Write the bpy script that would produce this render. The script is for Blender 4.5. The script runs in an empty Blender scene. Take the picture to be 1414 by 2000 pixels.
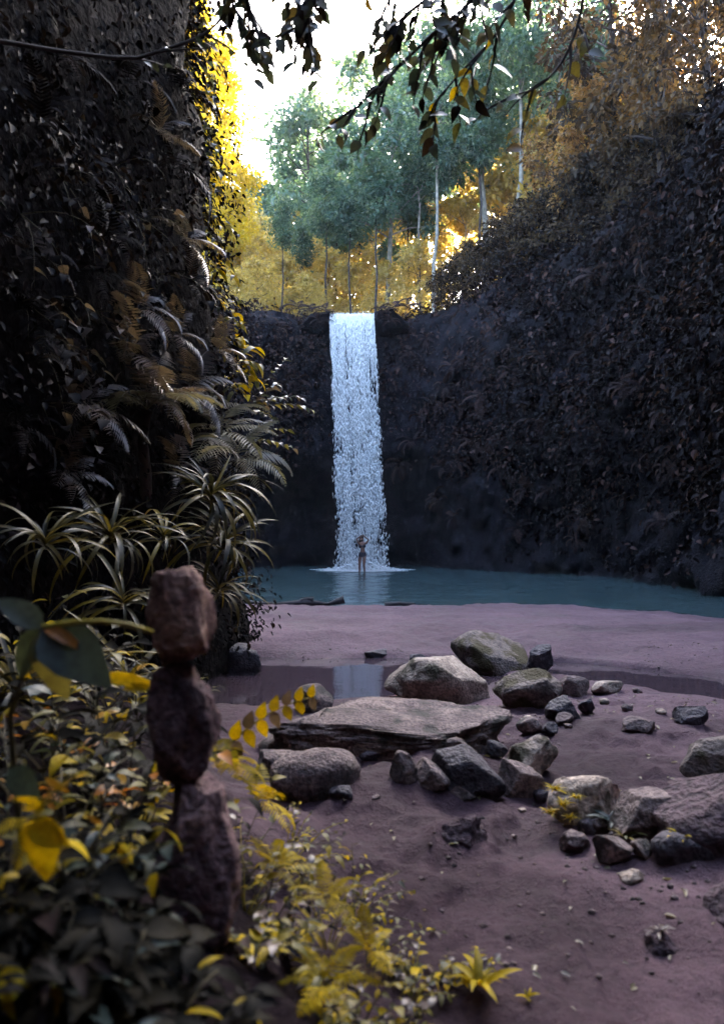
import bpy, bmesh, math, random
import numpy as np
from mathutils import Vector, Matrix, Euler
from mathutils.bvhtree import BVHTree

R = math.radians
sc = bpy.context.scene
col = sc.collection

# ------------------------------------------------------------------ camera
F_PX, HX, HY, CAM_Z = 1500.0, 707.0, 1046.0, 1.5      # focal length and horizon in photo pixels
cam_d = bpy.data.cameras.new('camera')
cam = bpy.data.objects.new('camera', cam_d)
col.objects.link(cam)
cam.location = (0, 0, CAM_Z)
cam.rotation_euler = (R(90), 0, 0)
cam_d.sensor_fit = 'VERTICAL'
cam_d.sensor_height = 36.0
cam_d.sensor_width = 36.0 * 1414 / 2000
cam_d.lens = 27.0
cam_d.shift_y = (HY - 1000) / 2000
cam_d.clip_start = 0.05
cam_d.clip_end = 2000
cam_d.dof.use_dof = True
cam_d.dof.focus_distance = 11.0
cam_d.dof.aperture_fstop = 2.4
sc.camera = cam

# ------------------------------------------------------------------ sky, sun, exposure
SUN_ELEV, SUN_AZ = R(31), R(21)          # azimuth measured from +Y towards +X
world = bpy.data.worlds.new('World')
sc.world = world
world.use_nodes = True
wn = world.node_tree
wn.nodes.clear()
wo = wn.nodes.new('ShaderNodeOutputWorld')
wb = wn.nodes.new('ShaderNodeBackground')
ws = wn.nodes.new('ShaderNodeTexSky')
ws.sky_type = 'NISHITA'
ws.sun_disc = False
ws.sun_elevation = SUN_ELEV
ws.sun_rotation = SUN_AZ
ws.air_density = 1.0
ws.dust_density = 3.5
ws.ozone_density = 1.6
wb.inputs['Strength'].default_value = 0.15
wn.links.new(ws.outputs[0], wb.inputs[0])
wn.links.new(wb.outputs[0], wo.inputs[0])

sun_d = bpy.data.lights.new('sun', 'SUN')
sun_d.energy = 3.6
sun_d.angle = R(0.5)
sun_d.color = (1.0, 0.90, 0.74)
sun = bpy.data.objects.new('sun', sun_d)
col.objects.link(sun)
sdir = Vector((math.sin(SUN_AZ) * math.cos(SUN_ELEV), math.cos(SUN_AZ) * math.cos(SUN_ELEV), math.sin(SUN_ELEV)))
sun.rotation_euler = (-sdir).to_track_quat('-Z', 'Y').to_euler()
sun.location = (30, 40, 45)

sc.view_settings.view_transform = 'Standard'
sc.view_settings.look = 'None'
sc.view_settings.gamma = 1.0
sc.view_settings.exposure = 4.3
sc.view_settings.use_curve_mapping = False
cy = sc.cycles
cy.max_bounces = 5
cy.diffuse_bounces = 3
cy.glossy_bounces = 2
cy.transmission_bounces = 4
cy.volume_bounces = 0
cy.transparent_max_bounces = 4
cy.use_denoising = True
cy.sample_clamp_indirect = 4.0
cy.caustics_reflective = False
cy.caustics_refractive = False

# ------------------------------------------------------------------ helpers
rng = np.random.default_rng(7)
random.seed(7)


def _hash(ix, iy, iz, seed):
    h = (ix * 374761393 + iy * 668265263 + iz * 2147483647 + seed * 1274126177) & 0xFFFFFFFF
    h = ((h ^ (h >> 13)) * 1274126177) & 0xFFFFFFFF
    h = (h ^ (h >> 16)) & 0xFFFFFFFF
    return h.astype(np.float64) / 4294967295.0


def vnoise(P, seed=0):
    P = np.asarray(P, float)
    i = np.floor(P).astype(np.int64)
    f = P - i
    f = f * f * (3 - 2 * f)
    out = 0
    for dx in (0, 1):
        wx = f[..., 0] if dx else 1 - f[..., 0]
        for dy in (0, 1):
            wy = f[..., 1] if dy else 1 - f[..., 1]
            for dz in (0, 1):
                wz = f[..., 2] if dz else 1 - f[..., 2]
                out = out + wx * wy * wz * _hash(i[..., 0] + dx, i[..., 1] + dy, i[..., 2] + dz, seed)
    return out * 2 - 1


def fbm(P, octv=4, seed=0, gain=0.5):
    P = np.asarray(P, float)
    a, s, t = 1.0, 0.0, 0
    for k in range(octv):
        s = s + a * vnoise(P * 2 ** k + 17.3 * k, seed + k)
        a *= gain
    return s


def sstep(a, b, x):
    t = np.clip((x - a) / (b - a), 0, 1)
    return t * t * (3 - 2 * t)


def make_mesh(name, V, F, mats=(), smooth=False, rnd=None, mi=None):
    """V (N,3), F: list of index tuples or an (M,k) array; rnd: per-vertex random value"""
    me = bpy.data.meshes.new(name)
    V = np.asarray(V, dtype=np.float32)
    if isinstance(F, np.ndarray):
        m, k = F.shape
        me.vertices.add(len(V))
        me.vertices.foreach_set('co', V.ravel())
        me.loops.add(m * k)
        me.loops.foreach_set('vertex_index', F.astype(np.int32).ravel())
        me.polygons.add(m)
        me.polygons.foreach_set('loop_start', np.arange(0, m * k, k, dtype=np.int32))
        me.update(calc_edges=True)
    else:
        me.from_pydata(V.tolist(), [], F)
        me.update()
    if smooth:
        me.polygons.foreach_set('use_smooth', np.ones(len(me.polygons), dtype=bool))
    if rnd is not None:
        at = me.attributes.new('rnd', 'FLOAT', 'POINT')
        at.data.foreach_set('value', np.asarray(rnd, dtype=np.float32))
    for m in mats:
        me.materials.append(m)
    if mi is not None:
        me.polygons.foreach_set('material_index', np.asarray(mi, dtype=np.int32))
    return me


def link(name, me, parent=None, loc=None, rot=None, scale=None):
    o = bpy.data.objects.new(name, me)
    col.objects.link(o)
    if parent is not None:
        o.parent = parent
    if loc is not None:
        o.location = loc
    if rot is not None:
        o.rotation_euler = rot
    if scale is not None:
        o.scale = (scale,) * 3 if isinstance(scale, (int, float)) else scale
    return o


def tag(o, label=None, cat=None, group=None, kind=None):
    if label:
        o['label'] = label
    if cat:
        o['category'] = cat
    if group:
        o['group'] = group
    if kind:
        o['kind'] = kind
    return o


def empty(name, loc=(0, 0, 0), rot=None):
    o = bpy.data.objects.new(name, None)
    col.objects.link(o)
    o.location = loc
    o.empty_display_size = 0.2
    if rot is not None:
        o.rotation_euler = rot
    return o


def tube(pts, rad, n=7):
    """tapered tube through pts; returns V, F"""
    pts = [Vector(p) for p in pts]
    V, F = [], []
    up = Vector((0.31, 0.2, 0.93)).normalized()
    for i, p in enumerate(pts):
        t = (pts[min(i + 1, len(pts) - 1)] - pts[max(i - 1, 0)]).normalized()
        a = t.cross(up)
        if a.length < 1e-3:
            a = t.cross(Vector((1, 0, 0)))
        a.normalize()
        b = t.cross(a)
        r = rad[i] if hasattr(rad, '__len__') else rad
        for k in range(n):
            an = 2 * math.pi * k / n
            V.append(p + (a * math.cos(an) + b * math.sin(an)) * r)
    for i in range(len(pts) - 1):
        for k in range(n):
            F.append((i * n + k, i * n + (k + 1) % n, (i + 1) * n + (k + 1) % n, (i + 1) * n + k))
    V.append(pts[-1])
    e = len(V) - 1
    for k in range(n):
        F.append(((len(pts) - 1) * n + k, (len(pts) - 1) * n + (k + 1) % n, e))
    return [tuple(v) for v in V], F


def join(parts):
    V, F = [], []
    for v, f in parts:
        o = len(V)
        V += list(v)
        F += [tuple(i + o for i in q) for q in f]
    return V, F


def leaf_field(P, D, N, L, W, fold=0.25, droop=0.15, rv=None):
    """one mesh of many folded leaves: two quads each"""
    P = np.asarray(P, float)
    n = len(P)
    D = D / (np.linalg.norm(D, axis=1, keepdims=True) + 1e-9)
    S = np.cross(D, N)
    S /= (np.linalg.norm(S, axis=1, keepdims=True) + 1e-9)
    N = np.cross(S, D)
    L = np.broadcast_to(L, (n,))[:, None]
    W = np.broadcast_to(W, (n,))[:, None]
    b = P
    r1 = P + 0.30 * L * D + 0.5 * W * S + fold * W * N
    r2 = P + 0.68 * L * D + 0.40 * W * S + fold * W * N - 0.4 * droop * L * N
    t = P + L * D - droop * L * N
    l2 = P + 0.68 * L * D - 0.40 * W * S + fold * W * N - 0.4 * droop * L * N
    l1 = P + 0.30 * L * D - 0.5 * W * S + fold * W * N
    V = np.stack([b, r1, r2, t, l2, l1], 1).reshape(-1, 3)
    i = (np.arange(n) * 6)[:, None]
    F = np.concatenate([i + np.array([[0, 1, 2, 3]]), i + np.array([[0, 3, 4, 5]])], 0)
    if rv is None:
        rv = rng.random(n)
    return V, F, np.repeat(rv, 6)


def unit(v):
    v = np.asarray(v, float)
    return v / (np.linalg.norm(v, axis=-1, keepdims=True) + 1e-9)


def at(px, py, d):
    """photo pixel at depth d (metres along the view axis)"""
    return Vector(((px - HX) / F_PX * d, d, CAM_Z + (HY - py) / F_PX * d))


# ------------------------------------------------------------------ materials
def new_mat(name):
    m = bpy.data.materials.new(name)
    m.use_nodes = True
    nt = m.node_tree
    nt.nodes.clear()
    out = nt.nodes.new('ShaderNodeOutputMaterial')
    return m, nt, out


def N_(nt, typ, **kw):
    n = nt.nodes.new(typ)
    for k, v in kw.items():
        setattr(n, k, v)
    return n


def ramp(nt, stops):
    r = nt.nodes.new('ShaderNodeValToRGB')
    e = r.color_ramp.elements
    while len(e) < len(stops):
        e.new(0.5)
    for i, (p, c) in enumerate(stops):
        e[i].position = p
        e[i].color = (*c, 1)
    return r


def leaf_mat(name, cols, trans=0.35, rough=0.42, tint=(1.25, 1.1, 0.5), spec=0.4):
    m, nt, out = new_mat(name)
    L = nt.links
    a = N_(nt, 'ShaderNodeAttribute', attribute_name='rnd')
    oi = N_(nt, 'ShaderNodeObjectInfo')
    ad = N_(nt, 'ShaderNodeMath', operation='ADD')
    L.new(a.outputs['Fac'], ad.inputs[0])
    L.new(oi.outputs['Random'], ad.inputs[1])
    fr = N_(nt, 'ShaderNodeMath', operation='FRACT')
    L.new(ad.outputs[0], fr.inputs[0])
    k = len(cols)
    rp = ramp(nt, [(i / max(1, k - 1), c) for i, c in enumerate(cols)])
    L.new(fr.outputs[0], rp.inputs[0])
    tc = N_(nt, 'ShaderNodeTexCoord')
    nz = N_(nt, 'ShaderNodeTexNoise')
    nz.inputs['Scale'].default_value = 9.0
    nz.inputs['Detail'].default_value = 4
    L.new(tc.outputs['Object'], nz.inputs['Vector'])
    mx = N_(nt, 'ShaderNodeMix', data_type='RGBA', blend_type='MULTIPLY')
    mx.inputs[0].default_value = 0.8
    nr = ramp(nt, [(0.3, (0.55, 0.55, 0.55)), (0.7, (1.2, 1.2, 1.2))])
    L.new(nz.outputs[0], nr.inputs[0])
    L.new(rp.outputs[0], mx.inputs[6])
    L.new(nr.outputs[0], mx.inputs[7])
    p = N_(nt, 'ShaderNodeBsdfPrincipled')
    p.inputs['Roughness'].default_value = rough
    p.inputs['Specular IOR Level'].default_value = spec
    L.new(mx.outputs[2], p.inputs['Base Color'])
    tm = N_(nt, 'ShaderNodeMix', data_type='RGBA', blend_type='MULTIPLY')
    tm.inputs[0].default_value = 1
    tm.inputs[7].default_value = (*tint, 1)
    L.new(mx.outputs[2], tm.inputs[6])
    tr = N_(nt, 'ShaderNodeBsdfTranslucent')
    L.new(tm.outputs[2], tr.inputs[0])
    ms = N_(nt, 'ShaderNodeMixShader')
    ms.inputs[0].default_value = trans
    L.new(p.outputs[0], ms.inputs[1])
    L.new(tr.outputs[0], ms.inputs[2])
    L.new(ms.outputs[0], out.inputs[0])
    return m


def rock_mat(name, dark, mid, light, scale=6.0, rough=0.8, bump=0.5, moss=None, moss_amt=0.5, spec=0.3):
    m, nt, out = new_mat(name)
    L = nt.links
    tc = N_(nt, 'ShaderNodeTexCoord')
    oi = N_(nt, 'ShaderNodeObjectInfo')
    va = N_(nt, 'ShaderNodeVectorMath', operation='ADD')
    L.new(tc.outputs['Object'], va.inputs[0])
    sc3 = N_(nt, 'ShaderNodeMath', operation='MULTIPLY')
    sc3.inputs[1].default_value = 37.0
    L.new(oi.outputs['Random'], sc3.inputs[0])
    L.new(sc3.outputs[0], va.inputs[1])
    n1 = N_(nt, 'ShaderNodeTexNoise')
    n1.inputs['Scale'].default_value = scale
    n1.inputs['Detail'].default_value = 9
    n1.inputs['Roughness'].default_value = 0.68
    L.new(va.outputs[0], n1.inputs['Vector'])
    n2 = N_(nt, 'ShaderNodeTexNoise')
    n2.inputs['Scale'].default_value = scale * 9
    n2.inputs['Detail'].default_value = 6
    L.new(va.outputs[0], n2.inputs['Vector'])
    vo = N_(nt, 'ShaderNodeTexVoronoi')
    vo.inputs['Scale'].default_value = scale * 14
    L.new(va.outputs[0], vo.inputs['Vector'])
    rp = ramp(nt, [(0.30, dark), (0.5, mid), (0.68, light)])
    L.new(n1.outputs[0], rp.inputs[0])
    r2 = ramp(nt, [(0.3, (0.25, 0.24, 0.25)), (0.58, (1.2, 1.16, 1.12))])
    L.new(n2.outputs[0], r2.inputs[0])
    mx = N_(nt, 'ShaderNodeMix', data_type='RGBA', blend_type='MULTIPLY')
    mx.inputs[0].default_value = 0.85
    L.new(rp.outputs[0], mx.inputs[6])
    L.new(r2.outputs[0], mx.inputs[7])
    r3 = ramp(nt, [(0.02, (0.35, 0.33, 0.33)), (0.14, (1, 1, 1))])
    L.new(vo.outputs['Distance'], r3.inputs[0])
    mp = N_(nt, 'ShaderNodeMix', data_type='RGBA', blend_type='MULTIPLY')
    mp.inputs[0].default_value = 0.6
    L.new(mx.outputs[2], mp.inputs[6])
    L.new(r3.outputs[0], mp.inputs[7])
    c = mp.outputs[2]
    if moss:
        n3 = N_(nt, 'ShaderNodeTexNoise')
        n3.inputs['Scale'].default_value = scale * 0.9
        n3.inputs['Detail'].default_value = 7
        va2 = N_(nt, 'ShaderNodeVectorMath', operation='ADD')
        va2.inputs[1].default_value = (5, 9, 3)
        L.new(va.outputs[0], va2.inputs[0])
        L.new(va2.outputs[0], n3.inputs['Vector'])
        r4 = ramp(nt, [(0.62 - 0.25 * moss_amt, (0, 0, 0)), (0.72 - 0.25 * moss_amt, (1, 1, 1))])
        L.new(n3.outputs[0], r4.inputs[0])
        mm = N_(nt, 'ShaderNodeMix', data_type='RGBA')
        L.new(r4.outputs[0], mm.inputs[0])
        L.new(c, mm.inputs[6])
        mm.inputs[7].default_value = (*moss, 1)
        c = mm.outputs[2]
    p = N_(nt, 'ShaderNodeBsdfPrincipled')
    p.inputs['Roughness'].default_value = rough
    p.inputs['Specular IOR Level'].default_value = spec
    L.new(c, p.inputs['Base Color'])
    ma = N_(nt, 'ShaderNodeMath', operation='MULTIPLY_ADD')
    L.new(n2.outputs[0], ma.inputs[0])
    ma.inputs[1].default_value = 0.8
    L.new(n1.outputs[0], ma.inputs[2])
    b = N_(nt, 'ShaderNodeBump')
    b.inputs['Strength'].default_value = bump
    b.inputs['Distance'].default_value = 0.09
    L.new(ma.outputs[0], b.inputs['Height'])
    L.new(b.outputs[0], p.inputs['Normal'])
    L.new(p.outputs[0], out.inputs[0])
    return m


def plain_mat(name, c, rough=0.7, spec=0.3, var=0.4, scale=12, bump=0.3):
    m, nt, out = new_mat(name)
    L = nt.links
    tc = N_(nt, 'ShaderNodeTexCoord')
    n1 = N_(nt, 'ShaderNodeTexNoise')
    n1.inputs['Scale'].default_value = scale
    n1.inputs['Detail'].default_value = 6
    L.new(tc.outputs['Object'], n1.inputs['Vector'])
    rp = ramp(nt, [(0.3, tuple(x * (1 - var) for x in c)), (0.7, tuple(min(1, x * (1 + var)) for x in c))])
    L.new(n1.outputs[0], rp.inputs[0])
    p = N_(nt, 'ShaderNodeBsdfPrincipled')
    p.inputs['Roughness'].default_value = rough
    p.inputs['Specular IOR Level'].default_value = spec
    L.new(rp.outputs[0], p.inputs['Base Color'])
    b = N_(nt, 'ShaderNodeBump')
    b.inputs['Strength'].default_value = bump
    b.inputs['Distance'].default_value = 0.03
    L.new(n1.outputs[0], b.inputs['Height'])
    L.new(b.outputs[0], p.inputs['Normal'])
    L.new(p.outputs[0], out.inputs[0])
    return m


def water_mat(name, base, rough, scale, strength, stretch=(1, 1, 1), dist=0.02):
    m, nt, out = new_mat(name)
    L = nt.links
    tc = N_(nt, 'ShaderNodeTexCoord')
    mp = N_(nt, 'ShaderNodeMapping')
    mp.inputs['Scale'].default_value = stretch
    L.new(tc.outputs['Object'], mp.inputs[0])
    n1 = N_(nt, 'ShaderNodeTexNoise')
    n1.inputs['Scale'].default_value = scale
    n1.inputs['Detail'].default_value = 5
    n1.inputs['Distortion'].default_value = 0.6
    L.new(mp.outputs[0], n1.inputs['Vector'])
    p = N_(nt, 'ShaderNodeBsdfPrincipled')
    p.inputs['Base Color'].default_value = (*base, 1)
    p.inputs['Roughness'].default_value = rough
    p.inputs['IOR'].default_value = 1.33
    b = N_(nt, 'ShaderNodeBump')
    b.inputs['Strength'].default_value = strength
    b.inputs['Distance'].default_value = dist
    L.new(n1.outputs[0], b.inputs['Height'])
    L.new(b.outputs[0], p.inputs['Normal'])
    L.new(p.outputs[0], out.inputs[0])
    return m


M = {}
M['mud'] = None
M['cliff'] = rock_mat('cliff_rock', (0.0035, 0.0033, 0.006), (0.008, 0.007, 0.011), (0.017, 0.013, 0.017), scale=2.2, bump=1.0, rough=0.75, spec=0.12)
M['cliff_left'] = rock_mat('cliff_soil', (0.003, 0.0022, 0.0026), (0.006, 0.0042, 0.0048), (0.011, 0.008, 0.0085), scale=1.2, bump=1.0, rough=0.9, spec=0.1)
M['boulder_pale'] = rock_mat('boulder_pale', (0.13, 0.10, 0.085), (0.33, 0.265, 0.215), (0.50, 0.41, 0.33), scale=4.5, moss=(0.06, 0.05, 0.028), moss_amt=0.25)
M['boulder'] = rock_mat('boulder_brown', (0.055, 0.040, 0.042), (0.14, 0.104, 0.10), (0.26, 0.20, 0.18), scale=5.5, moss=(0.04, 0.035, 0.03), moss_amt=0.3)
M['boulder_mossy'] = rock_mat('boulder_mossy', (0.06, 0.048, 0.05), (0.15, 0.12, 0.105), (0.25, 0.20, 0.17), scale=5.0, moss=(0.055, 0.042, 0.016), moss_amt=0.6)
M['boulder_dark'] = rock_mat('boulder_dark', (0.022, 0.02, 0.026), (0.05, 0.042, 0.052), (0.09, 0.075, 0.085), scale=5.0, rough=0.6)
M['mud_stone'] = rock_mat('mud_stone', (0.045, 0.028, 0.036), (0.09, 0.058, 0.068), (0.15, 0.105, 0.108), scale=4.0, bump=0.8)
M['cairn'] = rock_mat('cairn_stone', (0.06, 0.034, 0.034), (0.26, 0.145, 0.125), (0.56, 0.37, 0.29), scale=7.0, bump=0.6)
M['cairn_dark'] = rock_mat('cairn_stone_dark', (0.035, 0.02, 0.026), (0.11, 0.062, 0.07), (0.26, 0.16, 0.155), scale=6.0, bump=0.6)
M['bark'] = plain_mat('bark', (0.045, 0.034, 0.03), rough=0.9, var=0.6, scale=5, bump=0.8)
M['bark_pale'] = plain_mat('bark_pale', (0.22, 0.20, 0.17), rough=0.85, var=0.45, scale=4, bump=0.6)
M['twig'] = plain_mat('twig', (0.025, 0.018, 0.016), rough=0.8, var=0.4)
M['stem'] = plain_mat('stem', (0.05, 0.04, 0.015), rough=0.6, var=0.4)
M['stem_yellow'] = plain_mat('stem_yellow', (0.26, 0.20, 0.02), rough=0.5, var=0.3)
M['driftwood'] = plain_mat('driftwood', (0.03, 0.025, 0.026), rough=0.8, var=0.5)
M['white_water'] = None
# leaves
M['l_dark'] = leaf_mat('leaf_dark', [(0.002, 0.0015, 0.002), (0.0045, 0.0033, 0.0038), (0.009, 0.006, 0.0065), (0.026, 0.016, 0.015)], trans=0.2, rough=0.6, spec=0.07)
M['l_deep'] = leaf_mat('leaf_shade_dark', [(0.002, 0.002, 0.0018), (0.005, 0.005, 0.004), (0.012, 0.010, 0.006)], trans=0.2, rough=0.6, spec=0.05)  # near-black leaf, shade of the low bank put into its colour
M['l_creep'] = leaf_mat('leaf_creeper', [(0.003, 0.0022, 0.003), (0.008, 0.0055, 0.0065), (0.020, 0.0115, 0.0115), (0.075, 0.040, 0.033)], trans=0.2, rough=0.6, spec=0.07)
M['l_fern'] = leaf_mat('leaf_fern', [(0.06, 0.044, 0.04), (0.095, 0.068, 0.06), (0.15, 0.108, 0.092), (0.07, 0.06, 0.06)], trans=0.3, rough=0.38)
M['l_fern_pale'] = leaf_mat('leaf_fern_pale', [(0.16, 0.15, 0.10), (0.22, 0.19, 0.12), (0.18, 0.16, 0.13)], trans=0.35, rough=0.35)
M['l_strap'] = leaf_mat('leaf_strap', [(0.018, 0.02, 0.014), (0.08, 0.062, 0.014), (0.03, 0.03, 0.024), (0.19, 0.135, 0.016), (0.055, 0.058, 0.046)], trans=0.3, rough=0.4, spec=0.2)
M['l_yellow'] = leaf_mat('leaf_yellow', [(0.20, 0.145, 0.006), (0.45, 0.32, 0.006), (0.12, 0.10, 0.008), (0.66, 0.46, 0.008)], trans=0.4, rough=0.5, spec=0.12, tint=(1.3, 1.1, 0.35))
M['l_olive'] = leaf_mat('leaf_olive', [(0.05, 0.055, 0.025), (0.12, 0.105, 0.02), (0.09, 0.085, 0.04), (0.22, 0.17, 0.02), (0.06, 0.075, 0.06)], trans=0.35, rough=0.5, spec=0.25)
M['l_grey'] = leaf_mat('leaf_grey_green', [(0.03, 0.045, 0.04), (0.06, 0.075, 0.065), (0.025, 0.045, 0.05)], trans=0.3, rough=0.45, spec=0.2)
M['l_orange'] = leaf_mat('leaf_orange', [(0.42, 0.17, 0.02), (0.34, 0.11, 0.02), (0.40, 0.24, 0.03)], trans=0.35)
M['l_over'] = leaf_mat('leaf_overhang', [(0.025, 0.04, 0.04), (0.05, 0.045, 0.03), (0.04, 0.07, 0.07), (0.12, 0.075, 0.015)], trans=0.3, rough=0.35)
M['t_teal'] = leaf_mat('tree_leaf_teal_hazed', [(0.05, 0.10, 0.08), (0.09, 0.17, 0.135), (0.18, 0.26, 0.18)], trans=0.5)  # leaf colour lightened in place of thicker haze
M['t_gold'] = leaf_mat('tree_leaf_gold', [(0.46, 0.36, 0.09), (0.60, 0.47, 0.15), (0.34, 0.28, 0.10), (0.66, 0.54, 0.24)], trans=0.6, tint=(1.25, 1.1, 0.6))
M['t_yellow'] = leaf_mat('tree_leaf_yellow', [(0.50, 0.40, 0.02), (0.62, 0.50, 0.04), (0.36, 0.30, 0.03)], trans=0.55, tint=(1.3, 1.1, 0.25))
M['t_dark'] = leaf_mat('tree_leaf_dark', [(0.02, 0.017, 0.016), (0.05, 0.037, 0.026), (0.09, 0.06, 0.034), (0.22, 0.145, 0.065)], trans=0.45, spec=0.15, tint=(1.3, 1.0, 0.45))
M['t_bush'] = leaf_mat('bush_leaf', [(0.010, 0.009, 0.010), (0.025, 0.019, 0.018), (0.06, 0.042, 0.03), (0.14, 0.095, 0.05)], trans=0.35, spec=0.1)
M['t_brown'] = leaf_mat('tree_leaf_brown', [(0.07, 0.05, 0.03), (0.24, 0.15, 0.06), (0.46, 0.29, 0.11)], trans=0.55, tint=(1.3, 1.0, 0.45))


def mud_material():
    m, nt, out = new_mat('wet_mud')
    L = nt.links
    tc = N_(nt, 'ShaderNodeTexCoord')
    n1 = N_(nt, 'ShaderNodeTexNoise')
    n1.inputs['Scale'].default_value = 1.1
    n1.inputs['Detail'].default_value = 10
    n1.inputs['Roughness'].default_value = 0.65
    L.new(tc.outputs['Object'], n1.inputs['Vector'])
    n2 = N_(nt, 'ShaderNodeTexNoise')
    n2.inputs['Scale'].default_value = 22
    n2.inputs['Detail'].default_value = 8
    n2.inputs['Roughness'].default_value = 0.7
    L.new(tc.outputs['Object'], n2.inputs['Vector'])
    n3 = N_(nt, 'ShaderNodeTexNoise')
    n3.inputs['Scale'].default_value = 160
    n3.inputs['Detail'].default_value = 3
    L.new(tc.outputs['Object'], n3.inputs['Vector'])
    rp = ramp(nt, [(0.3, (0.060, 0.029, 0.042)), (0.5, (0.115, 0.060, 0.080)), (0.7, (0.190, 0.118, 0.136))])
    L.new(n1.outputs[0], rp.inputs[0])
    r2 = ramp(nt, [(0.3, (0.5, 0.48, 0.5)), (0.55, (1.05, 1.03, 1.02))])
    L.new(n2.outputs[0], r2.inputs[0])
    r3 = ramp(nt, [(0.32, (0.35, 0.33, 0.35)), (0.42, (1, 1, 1)), (0.70, (1, 1, 1)), (0.78, (1.7, 1.65, 1.6))])
    L.new(n3.outputs[0], r3.inputs[0])
    a = N_(nt, 'ShaderNodeMix', data_type='RGBA', blend_type='MULTIPLY')
    a.inputs[0].default_value = 0.9
    L.new(rp.outputs[0], a.inputs[6])
    L.new(r2.outputs[0], a.inputs[7])
    b = N_(nt, 'ShaderNodeMix', data_type='RGBA', blend_type='MULTIPLY')
    b.inputs[0].default_value = 0.95
    L.new(a.outputs[2], b.inputs[6])
    L.new(r3.outputs[0], b.inputs[7])
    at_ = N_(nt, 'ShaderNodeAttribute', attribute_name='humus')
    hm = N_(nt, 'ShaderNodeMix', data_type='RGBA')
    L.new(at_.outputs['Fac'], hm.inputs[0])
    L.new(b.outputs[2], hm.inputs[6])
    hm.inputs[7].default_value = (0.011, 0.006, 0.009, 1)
    p = N_(nt, 'ShaderNodeBsdfPrincipled')
    L.new(hm.outputs[2], p.inputs['Base Color'])
    rr = N_(nt, 'ShaderNodeMapRange')
    rr.inputs[1].default_value = 0.35
    rr.inputs[2].default_value = 0.65
    rr.inputs[3].default_value = 0.55
    rr.inputs[4].default_value = 0.85
    L.new(n1.outputs[0], rr.inputs[0])
    L.new(rr.outputs[0], p.inputs['Roughness'])
    sp = N_(nt, 'ShaderNodeMapRange')
    sp.inputs[3].default_value = 0.35
    sp.inputs[4].default_value = 0.05
    L.new(at_.outputs['Fac'], sp.inputs[0])
    L.new(sp.outputs[0], p.inputs['Specular IOR Level'])
    h = N_(nt, 'ShaderNodeMath', operation='MULTIPLY_ADD')
    L.new(n3.outputs[0], h.inputs[0])
    h.inputs[1].default_value = 0.18
    L.new(n2.outputs[0], h.inputs[2])
    bp = N_(nt, 'ShaderNodeBump')
    bp.inputs['Strength'].default_value = 1.0
    bp.inputs['Distance'].default_value = 0.035
    L.new(h.outputs[0], bp.inputs['Height'])
    L.new(bp.outputs[0], p.inputs['Normal'])
    L.new(p.outputs[0], out.inputs[0])
    return m


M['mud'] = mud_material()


def white_water_material():
    m, nt, out = new_mat('white_water')
    L = nt.links
    p = N_(nt, 'ShaderNodeBsdfPrincipled')
    p.inputs['Base Color'].default_value = (0.96, 0.95, 0.93, 1)
    p.inputs['Roughness'].default_value = 0.25
    p.inputs['IOR'].default_value = 1.33
    tr = N_(nt, 'ShaderNodeBsdfTranslucent')
    tr.inputs[0].default_value = (0.93, 0.93, 0.93, 1)
    ms = N_(nt, 'ShaderNodeMixShader')
    ms.inputs[0].default_value = 0.4
    L.new(p.outputs[0], ms.inputs[1])
    L.new(tr.outputs[0], ms.inputs[2])
    L.new(ms.outputs[0], out.inputs[0])
    return m


M['white_water'] = white_water_material()
M['pool'] = water_mat('pool_water', (0.034, 0.060, 0.064), 0.07, 2.6, 0.6, (1, 1.6, 1), 0.05)
M['stream'] = water_mat('stream_water', (0.035, 0.024, 0.03), 0.02, 5.0, 0.06, (1, 1.5, 1), 0.02)

# ------------------------------------------------------------------ ground
BANK = np.array([(-6, 2.2), (0, 1.25), (1.2, 0.62), (1.8, 0.38), (2.3, 0.16), (2.9, -0.12), (3.9, -0.55), (6, -1.15), (8, -1.55), (10, -2.4)])
CHAN = [(-4, 8.0, 1.5), (-1.5, 8.0, 1.45), (0.0, 8.1, 1.3), (0.6, 8.5, 0.7), (1.5, 8.75, 0.45), (2.4, 8.4, 0.48), (3.1, 7.7, 0.52), (3.7, 6.9, 0.52), (5.0, 5.8, 0.45), (8, 4.6, 0.5)]


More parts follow.
